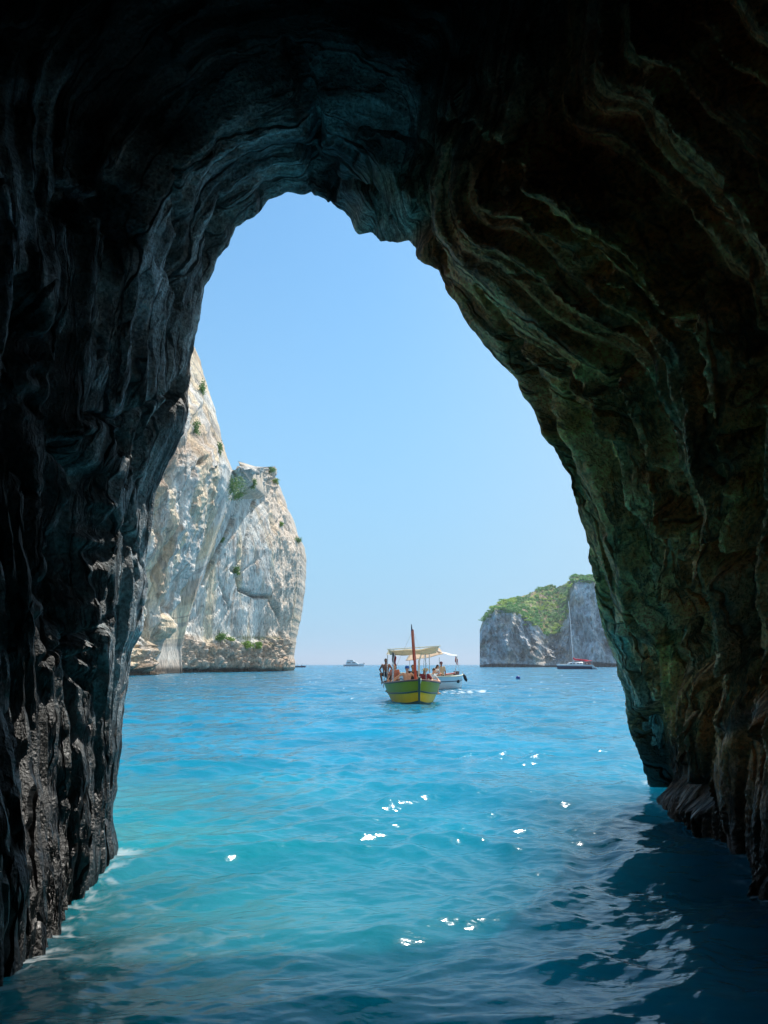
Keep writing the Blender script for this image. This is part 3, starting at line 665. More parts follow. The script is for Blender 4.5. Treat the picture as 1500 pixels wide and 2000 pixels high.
for k in range(nf):
    v = k / (nf - 1); pyr = mix(1304.0, clf_l, v) if True else 0
    Yr_ = Yfront + 16 * v + (10 * fbm(pxs * .045 + v * 1.2, v * 3.6, seed=303, octv=5) + 8 * (ridged(pxs * .05 + v * 1.4, v * 2.2, seed=304, octv=4) - .5)) * np.sin(np.pi * min(max(v, .08), .94))
    Yr_ = Yr_ + 4 * (v < .05)
    rows_.append(px2w(pxs, pyr, Yr_))
    cc = mix(C3(.70, .70, .70), C3(.72, .60, .50), sstep(0, .5, fbm(pxs * .035, v * 4.2, seed=305, octv=4))[:, None])
    cc = mix(cc, C3(.40, .41, .42), sstep(.1, .5, fbm(pxs * .09 + v * 2.5, v * 7, seed=306, octv=4))[:, None] * .6)
    cc = mix(cc, C3(.5, .38, .28), (np.exp(-((pxs - 1037) / 16) ** 2 - ((v - .35) / .25) ** 2) * .7)[:, None])
    vg = sstep(.1, .5, fbm(pxs * .08, v * 7, seed=307, octv=4) + .5 * sstep(.8, 1, v) - .25)[:, None]
    cc = mix(cc, C3(.15, .16, .06), vg * .5)
    if v < .07: cc = mix(cc, C3(.05, .05, .045), .85)
    cols_.append(cc)
Yc = rows_[-1][:, 1]
for k in range(1, ns):
    v = k / (ns - 1); pyr = mix(clf_l, sky_l, v)
    sl_ = 12 + 60 * sstep(1.5, 40, clf_l - sky_l)
    rows_.append(px2w(pxs, pyr, Yc + sl_ * v + 3 * noise(pxs * .09, v * 5, seed=310) * np.sin(np.pi * v)))
    q = fbm(pxs * .05, v * 3.2, seed=311, octv=4)[:, None]; q2 = fbm(pxs * .09, v * 5, 4.0, seed=312, octv=4)[:, None]
    cc = mix(C3(.06, .15, .03), C3(.18, .26, .04), sstep(-.2, .4, q)); cc = mix(cc, C3(.33, .27, .09), sstep(.12, .45, q2)); cc = mix(cc, C3(.40, .29, .2), sstep(.35, .6, fbm(pxs * .08, v * 4, 9.0, seed=313))[:, None])
    cc = mix(cc, C3(.36, .33, .28), sstep(990, 950, pxs)[:, None] * .5)
    cols_.append(cc)
Yt = rows_[-1][:, 1]; zt = rows_[-1][:, 2].copy(); xt = rows_[-1][:, 0].copy()
for k in range(1, nb):
    v = k / (nb - 1); q = np.stack([xt + 24 * v + 60 * v * (1 - sstep(937, 1000, pxs)), Yt + 90 * v, zt * (1 - v ** 1.6) - 3 * v], -1); rows_.append(q); cols_.append(cols_[-1])
head = grid_mesh("rocky_headland", np.stack(rows_), col=np.stack(cols_), material=M_HEAD)
tag(head, "distant rocky headland with a green scrub slope above grey cliffs", kind="structure")
hz_m = bpy.data.materials.new("sea_air"); hz_m.use_nodes = True; t = hz_m.node_tree; t.nodes.clear()
out = N(t, "ShaderNodeOutputMaterial"); pv = N(t, "ShaderNodeVolumePrincipled"); pv.inputs["Color"].default_value = (.78, .88, 1.0, 1); pv.inputs["Density"].default_value = .00022; pv.inputs["Anisotropy"].default_value = .2
t.links.new(pv.outputs[0], out.inputs["Volume"])
hb = MB().box((0, 0, 69), (92000, 92000, 142)).build("haze", hz_m, None, smooth=False); tag(hb, "thin blue sea haze in the distance", kind="stuff")
# #SECTION OBJECTS
# ------------------------------------------------------------------ materials of boats and people
M_GREEN = mat("green_paint", (.24, .27, .0), .4, .1, 3, spec=.3); M_LIME = mat("lime_paint", (.80, .46, .0), .4, .12, 3, spec=.3)
M_DKGRN = mat("dark_green_paint", (.01, .05, .035), .35); M_WOOD = mat("varnished_wood", (.50, .065, .02), .35, .3, 12); M_RAIL = mat("brown_rail", (.16, .06, .04), .4, .2, 10)
M_CREAM = mat("cream_paint", (.75, .72, .55), .4); M_WHITE = mat("white_paint", (.80, .82, .82), .35, .04, 3); M_PALE = mat("pale_blue_paint", (.55, .72, .80), .35, .05, 3)
M_CANVAS = mat("cream_canvas", (.9, .82, .66), .85, .05, 4, trans=.6); M_PEACH = mat("peach_canvas", (.9, .72, .54), .85, .05, 4, trans=.6); M_CANW = mat("white_canvas", (.85, .85, .83), .85, .04, 4, trans=.4)
M_STEEL = mat("steel", (.6, .62, .64), .25, .05, 8, metal=.9); M_BLACK = mat("black_rubber", (.012, .014, .02), .45, .2, 9); M_NAVY = mat("navy_paint", (.010, .022, .075), .25, .08, 2, coat=.3)
M_RED = mat("red_canvas", (.75, .02, .05), .8, .1, 4, trans=.2); M_REDP = mat("red_paint", (.45, .03, .03), .4); M_BLUEB = mat("blue_plastic", (.01, .03, .25), .35)
M_GLASS = mat("dark_glass", (.02, .025, .035), .1); M_ROPE = mat("rope", (.62, .58, .48), .9); M_DECK = mat("deck_planks", (.36, .24, .14), .6, .2, 14)
M_SKIN = mat("tanned_skin", (.55, .25, .14), .5, .08, 12); M_SKINP = mat("pale_skin", (.82, .44, .30), .5, .08, 12); M_SKIND = mat("deep_tanned_skin", (.24, .095, .055), .45, .08, 12)
M_HAIR = mat("dark_hair", (.015, .011, .01), .5); M_HAIRB = mat("brown_hair", (.07, .03, .015), .5); M_EYE = mat("dark_eye", (.02, .02, .02), .2)
M_STRAW = mat("straw", (.62, .45, .18), .8, .15, 40); M_CAPB = mat("blue_cloth", (.02, .13, .5), .8); M_CAPR = mat("maroon_cloth", (.14, .03, .05), .8)
M_TAN = mat("beige_cloth", (.52, .42, .30), .85); M_SHIRT = mat("white_cloth", (.75, .72, .70), .85); M_SHORT = mat("black_cloth", (.02, .02, .025), .85); M_SHORTB = mat("dark_blue_cloth", (.03, .045, .08), .85)
M_PINK = mat("coral_cloth", (.62, .20, .13), .85); M_WINE = mat("wine_cloth", (.22, .03, .05), .85)
M_FLAGR = mat("flag_red", (.55, .03, .04), .8, trans=.3); M_FLAGW = mat("flag_white", (.8, .8, .8), .8, trans=.3); M_FLAGG = mat("flag_dark", (.05, .06, .12), .8, trans=.3)
M_LEAF = mat("leaf", (.10, .24, .03), .6, .55, .9, trans=.25); M_LEAFY = mat("bright_leaf", (.22, .36, .04), .6, .4, .9, trans=.25); M_BARK = mat("bark", (.12, .09, .06), .9, .3, 20)

# ------------------------------------------------------------------ people
def cap_(mb, a, b, ra, rb, n=10):
    a = Vector(a); b = Vector(b); mb.ball(a, ra, n, 6); mb.ball(b, rb, n, 6); mb.tube([a, b], [ra, rb], n)

def person(label, loc, rz, J, skin, hair=None, top=None, short=None, hat=None, group=None, bend=0.0, scale=1.0, female=False):
    """J: joints in metres, x to the person's left, -y the way they face, z up; loc is where the pelvis origin stands"""
    root = thing("person", label, "person", loc, rz, group); root.scale = (scale,) * 3
    v = lambda k: Vector(J[k])
    mb = MB(); pel, ch, nk, hd = v("pelvis"), v("chest"), v("neck"), v("head")
    ax = (v("shL") - v("shR")).normalized(); wa = .8 if female else 1.0
    for s_ in (1, -1):                                             # torso: hips, waist, rib cage as overlapping masses
        cap_(mb, pel + ax * .075 * s_, pel.lerp(ch, .45) + ax * .055 * s_, .105, .095 * wa)
        cap_(mb, pel.lerp(ch, .45) + ax * .055 * s_, ch + ax * .085 * s_ * wa, .095 * wa, .115)
        cap_(mb, ch + ax * .07 * s_, v("shL" if s_ > 0 else "shR"), .09, .062)
    cap_(mb, ch, nk, .09, .058); cap_(mb, nk, hd - Vector((0, 0, .04)), .056, .052)
    up = (hd - nk).normalized(); fw = Vector(J.get("face", (0, -1, 0))).normalized(); sd = fw.cross(up).normalized()
    mb.ball(hd, (.078, .092, .105), 14, 10); cap_(mb, hd + fw * .03 - up * .07, hd + fw * .045 - up * .085, .052, .04)
    cap_(mb, hd + fw * .085, hd + fw * .105 - up * .03, .012, .017, 6)
    for s_ in (1, -1): mb.ball(hd + sd * .08 * s_ - up * .01, (.014, .02, .032), 6, 5)
    for S_ in "LR":
        sh, el, wr, hp, kn, an, to = v("sh" + S_), v("el" + S_), v("wr" + S_), v("hip" + S_), v("kn" + S_), v("an" + S_), v("to" + S_)
        cap_(mb, sh, el, .055 * wa, .042 * wa); cap_(mb, el, wr, .043 * wa, .028 * wa)
        d = (wr - el).normalized(); q = d.orthogonal().normalized(); q = (ax - d * ax.dot(d)).normalized() if abs(d.dot(ax)) < .95 else q; nn = d.cross(q)
        pc = wr + d * .055; cap_(mb, wr + d * .015, pc + d * .02, .027, .03)
        for i in range(4):                                         # four bent fingers and a thumb
            b0 = pc + d * .028 + q * (.0195 * (i - 1.5)); L_ = (.062, .074, .070, .054)[i]
            m1_ = b0 + d * L_ * .5 + nn * .008; cap_(mb, b0, m1_, .0095, .009, 6); cap_(mb, m1_, m1_ + d * L_ * .42 + nn * .022, .009, .0078, 6)
        tb = wr + d * .03 - q * .03; cap_(mb, tb, tb + d * .03 - q * .025, .011, .010, 6); cap_(mb, tb + d * .03 - q * .025, tb + d * .058 - q * .026, .010, .009, 6)
        cap_(mb, hp, kn, .082, .056); cap_(mb, kn, kn.lerp(an, .35), .055, .054); cap_(mb, kn.lerp(an, .35), an, .054, .036); cap_(mb, an, to, .04, .03)
    body = mb.build("body", skin, root)
    def rm(o, vx, it=4):
        r = o.modifiers.new("fuse", 'REMESH'); r.mode = 'VOXEL'; r.voxel_size = vx; r.use_smooth_shade = True
        s2_ = o.modifiers.new("soft", 'SMOOTH'); s2_.iterations = it; s2_.factor = .5
    rm(body, .013, 3)
    for s_ in (1, -1):
        MB().ball(hd + fw * .078 + sd * .03 * s_ + up * .008, (.013, .008, .009), 8, 6).build("eye", M_EYE, root)
    if hair:
        h = MB(); h.ball(hd - fw * .014 + up * .022, (.088, .096, .098), 14, 9)
        if female: cap_(h, hd - fw * .05, nk - fw * .07 - up * .08, .075, .05)
        # keep the hair off the face
        h.v = [tuple(Vector(p) - fw * max(0, (Vector(p) - hd).dot(fw) - .045) * (1 if (Vector(p) - hd).dot(up) < .06 else .3)) for p in h.v]
        h.build("hair", hair, root)
    if top:
        t_ = MB()
        for s_ in (1, -1):
            cap_(t_, pel + ax * .075 * s_ + Vector((0, 0, -.02)), pel.lerp(ch, .45) + ax * .06 * s_, .118, .112 * wa); cap_(t_, pel.lerp(ch, .45) + ax * .06 * s_, ch + ax * .09 * s_ * wa, .112 * wa, .128)
            sh, el = v("shL" if s_ > 0 else "shR"), v("elL" if s_ > 0 else "elR"); cap_(t_, ch + ax * .07 * s_, sh, .10, .075); cap_(t_, sh, sh.lerp(el, .6), .074, .066)
        cap_(t_, ch, nk - up * .05, .1, .07)
        rm(t_.build("shirt", top, root), .02, 3)
    if short:
        t_ = MB()
        for S_, s_ in (("L", 1), ("R", -1)):
            cap_(t_, pel + ax * .07 * s_, v("hip" + S_), .12, .10); cap_(t_, v("hip" + S_), v("hip" + S_).lerp(v("kn" + S_), .62), .1, .088)
        cap_(t_, pel, pel + Vector((0, 0, .06)), .12, .11)
        rm(t_.build("shorts", short, root), .02, 3)
    if hat:
        kind, hm = hat; t_ = MB(); r_ = [(.0, .135), (.05, .132), (.085, .10), (.098, .05), (.10, .02)] if kind != "straw" else [(.0, .125), (.05, .12), (.085, .10), (.1, .05), (.155, .035), (.205, .015), (.205, .008), (.155, .026), (.098, .03)]
        g_ = [[hd + up * z + (sd * math.cos(a) + fw * math.sin(a)) * rr * (1.05) for a in [i * 2 * math.pi / 20 for i in range(21)]] for rr, z in r_]
        t_.grid(g_)
        if kind == "cap":
            t_.grid([[hd + up * (.035 + dz) + fw * (.085 + .09 * k_ * math.cos(b_)) + sd * .085 * math.sin(b_) for b_ in np.linspace(-1.3, 1.3, 9)] for k_, dz in ((0, .006), (1, -.008), (1, -.014), (0, -.004))])
        t_.build("straw_hat" if kind == "straw" else "cap", hm, root)
    return root

def pose(kind):
    J = dict(pelvis=(0, 0, 0), chest=(0, 0, .36), neck=(0, 0, .50), head=(0, -.01, .66), shL=(.18, 0, .44), shR=(-.18, 0, .44), hipL=(.09, 0, -.05), hipR=(-.09, 0, -.05))
    if kind == "stand":
        J.update(elL=(.25, .02, .16), wrL=(.27, -.06, -.07), elR=(-.28, .04, .20), wrR=(-.16, -.06, .03), knL=(.10, -.03, -.47), knR=(-.10, -.01, -.47), anL=(.11, .02, -.88), anR=(-.11, .02, -.88), toL=(.12, -.13, -.92), toR=(-.12, -.13, -.92))
    elif kind == "dangle":    # sitting with legs hanging, one hand on the hip, the other held out
        J.update(chest=(0, -.02, .36), elL=(.34, -.02, .22), wrL=(.50, -.14, .26), elR=(-.34, .06, .22), wrR=(-.22, .02, .0), knL=(.20, -.40, .0), knR=(-.20, -.40, .0), anL=(.16, -.42, -.42), anR=(-.12, -.36, -.40), toL=(.17, -.54, -.48), toR=(-.12, -.46, -.50))
    elif kind == "sit":
        J.update(elL=(.26, -.05, .17), wrL=(.20, -.26, .05), elR=(-.26, -.05, .17), wrR=(-.20, -.26, .05), knL=(.13, -.42, .0), knR=(-.13, -.42, .0), anL=(.13, -.44, -.42), anR=(-.13, -.44, -.42), toL=(.14, -.58, -.46), toR=(-.14, -.58, -.46))
    elif kind == "lean":      # sitting bent forward, forearms resting on the knees
        J.update(chest=(0, -.16, .32), neck=(0, -.24, .44), head=(0, -.30, .58), shL=(.18, -.18, .38), shR=(-.18, -.18, .38), elL=(.30, -.34, .16), wrL=(.10, -.50, .10), elR=(-.30, -.34, .16), wrR=(-.06, -.48, .12), knL=(.16, -.42, .02), knR=(-.16, -.42, .02), anL=(.13, -.40, -.42), anR=(-.13, -.40, -.42), toL=(.14, -.54, -.46), toR=(-.14, -.54, -.46))
    elif kind == "armout":    # sitting turned, arms spread along the side of the boat
        J.update(chest=(0, .03, .35), elL=(.40, .02, .30), wrL=(.58, -.04, .16), elR=(-.42, .0, .32), wrR=(-.62, -.06, .18), knL=(.13, -.42, .0), knR=(-.13, -.42, .0), anL=(.13, -.44, -.42), anR=(-.13, -.44, -.42), toL=(.14, -.58, -.46), toR=(-.14, -.58, -.46))
    return J

# ------------------------------------------------------------------ boats
def hull_pt(t, v, L, B, z0, shr, dbl=True, full=1.6, dead=.5):
    """t 0 bow .. 1 stern, v 0 keel .. 1 gunwale (one side, +x)"""
    if dbl: b = B / 2 * (1 - abs(2 * t - 1.06) ** (full * 1.5)) ** .75 if abs(2 * t - 1.06) < 1 else 0
    else: b = B / 2 * min(1, (math.sin(min(t / .62, 1) * math.pi / 2)) ** .8) * (1 - .12 * max(0, t - .62) / .38)
    b = max(b, .012)
    zg = shr(t); zk = z0 + (.25 * max(0, (.12 - t) / .12) ** 2)
    z = zk + (zg - zk) * v; x = b * (v ** dead) * (.90 + .10 * v)
    y = -L / 2 + L * t - .22 * v * max(0, 1 - t / .2) * (1 if t < .2 else 0)
    return (x, y, z)

def hull_band(mb, v0, v1, ts, f, off=.0, nv=7):
    for s_ in (1, -1):
        G = []
        for t_ in ts:
            row = []
            for k in range(nv):
                x, y, z = f(t_, v0 + (v1 - v0) * k / (nv - 1)); row.append((s_ * (x + off), y, z))
            G.append(row)
        mb.grid(G, flip=(s_ < 0))
    return mb

def rail(mb, v, ts, f, r, off=.0):
    for s_ in (1, -1):
        mb.tube([((f(t_, v)[0] + off) * s_, f(t_, v)[1], f(t_, v)[2]) for t_ in ts], r, 8)
    return mb

def canvas(parent, name, c, nx, ny, sag, m, scallop=0.0, thick=.012):
    """c: four corners (front left, front right, back right, back left)"""
    c = [Vector(q) for q in c]; G = []
    for j in range(ny + 1):
        v_ = j / ny; row = []
        for i in range(nx + 1):
            u_ = i / nx; p_ = c[0].lerp(c[1], u_).lerp(c[3].lerp(c[2], u_), v_)
            p_.z -= sag * 4 * u_ * (1 - u_) * (1 - .5 * v_) + scallop * .6 * abs(math.sin(u_ * math.pi * 3)) * 0 + .02 * math.sin(u_ * 13 + v_ * 4)
            row.append(p_)
        G.append(row)
    mb = MB().grid(G); o = mb.build(name, m, parent); sd_ = o.modifiers.new("cloth_thickness", 'SOLIDIFY'); sd_.thickness = thick
    return o

TS = [0, .004, .015, .03, .05, .08, .12] + list(np.linspace(.16, .84, 18)) + [.88, .92, .95, .97, .985, .996, 1.0]
# --- the green boat, bow to the camera
GB = px2w(812, 1371, 30.4); GZ = .02
gb = thing("wooden_boat", "green and yellow wooden tour boat coming bow first under a cream awning", "boat", (float(GB[0]) - .02, 34.2, GZ), R(2.5))
L_, B_ = 7.2, 2.45
gshr = lambda t: .78 + .22 * max(0, (.5 - t) / .5) ** 2 + .10 * max(0, (t - .6) / .4) ** 2
gf = lambda t, v: hull_pt(t, v, L_, B_, -.30, gshr, True, 1.75, .20)
hull_band(MB(), 0, .60, TS, gf, 0, 9).build("lower_hull", M_LIME, gb)
hull_band(MB(), .60, 1.0, TS, gf, 0.0, 6).build("upper_hull", M_GREEN, gb)
hull_band(MB(), .05, .285, TS, gf, .006, 6).build("bottom_paint", M_DKGRN, gb)
rail(MB(), .61, TS, gf, .035, .008).build("rubbing_strake", M_DKGRN, gb)
rail(MB(), 1.0, TS, gf, .04, .005).build("gunwale", M_RAIL, gb)
st = MB().tube([(0, gf(0, 0)[1] + .05, -.3), (0, gf(0, .3)[1] - .02, .05), (0, gf(0, .6)[1] - .03, .45), (0, gf(0, 1)[1] - .05, 1.0), (0, gf(0, 1)[1] - .10, 1.10)], [.04, .04, .045, .05, .05], 8).build("stem_post", M_DKGRN, gb)
MB().tube([(.055, gf(0, 1)[1] - .06, 1.02), (.03, gf(0, .75)[1] - .06, .82)], [.045, .02], 6).build("stem_trim", M_CREAM, st)
dk = [[(s_ * gf(t_, .93)[0] * .97, gf(t_, .93)[1], gf(t_, .93)[2] - .0) for s_ in np.linspace(-1, 1, 9)] for t_ in TS if t_ < .24]
MB().grid(dk).build("foredeck", M_DECK, gb)
fl_ = [[(s_ * gf(t_, .45)[0] * .95, gf(t_, .45)[1], .22) for s_ in np.linspace(-1, 1, 9)] for t_ in TS if .03 < t_ < .97]
MB().grid(fl_).build("floor_boards", M_DECK, gb)
for s_ in (1, -1):
    MB().grid([[(s_ * (gf(t_, .8)[0] - w_), gf(t_, .8)[1], .52 - (h_)) for w_, h_ in ((.04, 0), (.42, 0), (.42, .3))] for t_ in np.linspace(.26, .9, 14)], flip=s_ > 0).build("bench", M_CREAM, gb)
MB().box((0, 1.4, .45), (.7, .8, .5)).build("engine_box", M_WHITE, gb)
pf = MB().box((-.78, 2.05, 1.02), (.62, .62, .10)).box((-.78, 2.05, .70), (.5, .5, .55), None, 1.0); pf.build("stern_seat", M_BLACK, gb)
ld = MB()
for dx_ in (0, .3): ld.tube([(-1.19 + .03 * dx_, .55 + dx_, 1.32), (-1.22, .55 + dx_, .72), (-1.24, .55 + dx_, .55)], .018, 6)
for k_ in range(3): ld.tube([(-1.21, .55, .75 + .2 * k_), (-1.2, .85, .75 + .2 * k_)], .014, 6)
ld.build("boarding_ladder", M_STEEL, gb)
mast = MB().tube([(0.0, -2.15, .8), (-.05, -2.2, 2.0), (-.12, -2.28, 3.0), (-.125, -2.29, 3.05)], [.062, .058, .046, .025], 10).build("mast", M_WOOD, gb)
MB().tube([(-.09, -2.36, 1.75), (-.17, -2.38, 2.98)], [.045, .035], 8).build("yard", M_WOOD, mast)
MB().tube([(-.165, -2.38, 2.97), (-.185, -2.40, 3.26)], [.038, .014], 8).build("masthead", M_NAVY, mast)
for a_, b_ in (((-.12, -2.29, 3.0), (-1.0, 0, .84)), ((-.12, -2.29, 3.0), (1.0, 0, .84)), ((-.12, -2.3, 3.0), (0, -3.5, 1.0))): MB().tube([a_, b_], .005, 4).build("stay", M_ROPE, mast)
# awning on four poles
aw = [(-1.10, -1.15, 2.22), (1.12, -1.15, 2.36), (1.02, 1.9, 2.16), (-1.05, 1.9, 2.05)]
a1 = canvas(gb, "awning", aw, 14, 12, .10, M_CANVAS)
canvas(gb, "awning_valance", [(-1.10, -1.16, 2.21), (1.12, -1.16, 2.35), (1.0, -1.05, 2.06), (-1.02, -1.05, 1.98)], 14, 4, .04, M_CANVAS)
for x_, y_, z_ in ((-.86, -1.0, 2.22), (.55, -.9, 2.30), (-1.0, 1.6, 2.04), (.98, 1.7, 2.14)):
    MB().tube([(x_ * 1.03, y_, .72), (x_, y_, z_)], .022, 8).build("awning_pole", M_STEEL, gb)
MB().tube([(-1.16, -1.16, 2.23), (1.20, -1.16, 2.38)], .022, 6).build("awning_spar", M_CREAM, gb)
MB().tube([(.35, .2, .8), (.36, .15, 1.75), (.44, .1, 2.0), (.55, .05, 2.2)], [.05, .045, .03, .02], 8).build("canvas_curtain", M_CANW, gb)
fg = MB(); 
def flag(parent, base, h_, w_, mats, lean_=0.0):
    for k_, m_ in enumerate(mats):
        g_ = [[(base[0] + (w_ * (k_ + u_) / 3) * .55 + .02 * math.sin(v_ * 5 + k_), base[1] + .05 * math.sin(4 * (k_ + u_)), base[2] - v_ * h_ - .10 * (k_ + u_)) for u_ in np.linspace(0, 1, 4)] for v_ in np.linspace(0, 1, 6)]
        o = MB().grid(g_).build("flag_stripe", m_, parent); q = o.modifiers.new("cloth_thickness", 'SOLIDIFY'); q.thickness = .006
def boat_flag(label, loc, mats, pole):
    r_ = thing("flag", label, "flag", loc)
    MB().tube(pole, .012, 6).build("flag_pole", M_STEEL, r_)
    flag(r_, pole[-1], .42, .3, mats); return r_
gx, gy = gb.location.x, gb.location.y
def at_gb(x, y, z): return gb.matrix_basis @ Vector((x, y, z))
bpy.context.view_layer.update()
p0 = at_gb(-.93, -1.12, .74)
boat_flag("small dark striped flag on the left front pole of the green boat", p0, (M_FLAGG, M_FLAGW, M_FLAGR), [(0, 0, 0), (0, 0, 1.45)])
GP = "people aboard the green boat"
z_s = .74
person("shirtless man in dark swim shorts sitting on the green boat's left side with legs hanging", at_gb(-1.06, 2.05, 1.15), R(-12), pose("dangle"), M_SKIND, hair=M_HAIR, short=M_SHORTB, group=GP, scale=.93)
person("bare-chested man in a blue cap seated left of the red mast", at_gb(-.24, -.55, z_s), R(4), pose("armout"), M_SKINP, hair=M_HAIRB, hat=("cap", M_CAPB), short=M_SHORT, group=GP)
person("woman with long hair and a straw hat leaning forward right of the red mast", at_gb(.48, -.45, z_s), R(18), pose("lean"), M_SKINP, hair=M_HAIRB, hat=("straw", M_STRAW), top=M_WINE, short=M_WINE, group=GP, female=True)
person("passenger in a coral top sitting beside the left awning pole of the green boat", at_gb(-.72, .75, z_s + .12), R(-30), pose("sit"), M_SKINP, hair=M_HAIRB, top=M_PINK, short=M_SHORT, group=GP, female=True)
person("dark-haired person in a dark top sitting just behind the red mast", at_gb(.10, .42, .80), R(12), pose("sit"), M_SKIN, hair=M_HAIR, top=M_SHORT, short=M_SHORT, group=GP)
person("passenger in a white top behind the woman with the straw hat", at_gb(.82, .55, z_s), R(60), pose("lean"), M_SKINP, hair=M_HAIRB, top=M_SHIRT, short=M_SHORTB, group=GP)

# --- the white boat behind it, side on to the camera
wb = thing("wooden_boat", "white wooden boat half hidden behind the green boat with a peach awning", "boat", (3.08, 50.0, 0.0), R(-40))
L2, B2 = 6.6, 2.3
wshr = lambda t: .84 + .30 * max(0, (.45 - t) / .45) ** 2 + .10 * max(0, (t - .6) / .4) ** 2
wf = lambda t, v: hull_pt(t, v, L2, B2, -.25, wshr, True, 1.5, .30)
hull_band(MB(), 0, .66, TS, wf, 0, 9).build("lower_hull", M_WHITE, wb); hull_band(MB(), .66, 1, TS, wf, 0, 6).build("upper_hull", M_PALE, wb)
hull_band(MB(), .05, .27, TS, wf, .006, 6).build("bottom_paint", M_NAVY, wb)
rail(MB(), .70, TS, wf, .03, .006).build("rubbing_strake", M_NAVY, wb); rail(MB(), 1.0, TS, wf, .045, .0).build("gunwale", M_CREAM, wb)
MB().grid([[(s_ * wf(t_, .9)[0] * .97, wf(t_, .9)[1], wf(t_, .9)[2]) for s_ in np.linspace(-1, 1, 9)] for t_ in TS if t_ > .72 or t_ < .0]).build("afterdeck", M_DECK, wb)
MB().grid([[(s_ * wf(t_, .9)[0] * .97, wf(t_, .9)[1], wf(t_, .9)[2]) for s_ in np.linspace(-1, 1, 9)] for t_ in TS if t_ < .26]).build("foredeck", M_DECK, wb)
MB().grid([[(s_ * wf(t_, .45)[0] * .9, wf(t_, .45)[1], .12) for s_ in np.linspace(-1, 1, 9)] for t_ in TS if .05 < t_ < .95]).build("floor_boards", M_DECK, wb)
for s_ in (1, -1):
    MB().grid([[(s_ * (wf(t_, .8)[0] - w_), wf(t_, .8)[1], .56 - h_) for w_, h_ in ((.04, 0), (.45, 0), (.45, .35))] for t_ in np.linspace(.26, .86, 14)], flip=s_ > 0).build("bench", M_CREAM, wb)
bpy.context.view_layer.update()
def at_wb(x, y, z): return wb.matrix_basis @ Vector((x, y, z))
inv = wb.matrix_basis.inverted()
def wl(px, py, Y): return tuple(inv @ Vector(px2w(px, py, Y)))
# awning: peach sheet sloping up from the stern corner towards the bow
canvas(wb, "awning", [wl(792, 1290, 48.6), wl(866, 1277, 48.6), wl(858, 1266, 51.0), wl(800, 1277, 51.0)], 12, 8, .06, M_PEACH)
canvas(wb, "stern_awning", [wl(858, 1272, 49.2), wl(894, 1281, 49.0), wl(893, 1279, 50.6), wl(852, 1268, 50.8)], 8, 6, .10, M_CANW)
for a_, b_ in ((wl(826, 1318, 48.8), wl(829, 1279, 48.8)), (wl(858, 1316, 49.0), wl(858, 1284, 49.0)), (wl(800, 1318, 50.6), wl(800, 1282, 50.6)), (wl(889, 1316, 49.9), wl(893, 1279, 49.9))): MB().tube([a_, b_], .022, 6).build("awning_pole", M_STEEL, wb)
MB().tube([wl(869, 1317, 51.4), wl(890, 1314.5, 51.9)], [.05, .045], 8).build("tiller", M_REDP, wb); MB().box(wl(891, 1314.5, 52.0), (.26, .3, .24)).build("stern_bitt", M_RAIL, wb)
def fender(label, loc, r_, l_, tilt):
    t_ = thing("boat_fender", label, "fender", loc, 0); t_.rotation_euler = (0, tilt, 0)
    MB().tube([(0, 0, -l_ / 2 - .0), (0, 0, -l_ / 2 + .08), (0, 0, -l_ / 2 + .2), (0, 0, l_ / 2 - .2), (0, 0, l_ / 2 - .08), (0, 0, l_ / 2)], [r_ * .25, r_ * .8, r_, r_, r_ * .8, r_ * .25], 12).build("fender_body", M_BLACK, t_)
    MB().tube([(0, 0, l_ / 2), (-.02, .04, l_ / 2 + .2)], .015, 6).build("rope", M_ROPE, t_); return t_
fender("long black fender hanging at the right end of the white boat", tuple(px2w(908.5, 1324, 52.8)), .11, .56, R(-22))
for x_, lb in ((886.5, "left of the two round black fenders on the white hull"), (895, "right of the two round black fenders on the white hull")):
    t_ = thing("round_fender", lb, "fender", tuple(px2w(x_, 1331, 50.9)), 0, "round fenders on the white hull")
    MB().ball((0, 0, 0), (.105, .09, .11), 14, 10).build("fender_body", M_BLACK, t_); MB().tube([(0, 0, .1), (0, .1, .38)], .012, 6).build("rope", M_ROPE, t_)
boat_flag("red and white flag on the leaning pole at the right end of the white boat", tuple(px2w(898, 1317, 52.4)), (M_FLAGR, M_FLAGW, M_FLAGR), [(0, 0, 0), (-.12, 0, .9), (-.30, 0, 1.30)])
GW = "people aboard the white boat"
q = px2w(862, 1317, 51.0); person("man in a beige T-shirt, black shorts and dark cap standing in the white boat", (float(q[0]), 51.0, float(q[2])), R(-14), pose("stand"), M_SKIND, hair=M_HAIR, hat=("cap", M_CAPR), top=M_TAN, short=M_SHORT, group=GW, scale=1.06)
q = px2w(847, 1319, 50.4); person("black-haired person in white bending down beside the standing man", (float(q[0]), 50.4, float(q[2])), R(62), pose("lean"), M_SKIN, hair=M_HAIR, top=M_SHIRT, short=M_SHIRT, group=GW, female=True)

# --- blue buoy
by = px2w(1012, 1326, 84.0)
bu = thing("buoy", "small round dark blue mooring buoy floating right of the boats", "buoy", (float(by[0]), 84.0, 0.08))
MB().ball((0, 0, .08), (.24, .24, .22), 18, 12).build("float", M_BLUEB, bu); MB().tube([(0, 0, .28), (0, 0, .38)], .04, 8).build("ring", M_STEEL, bu)

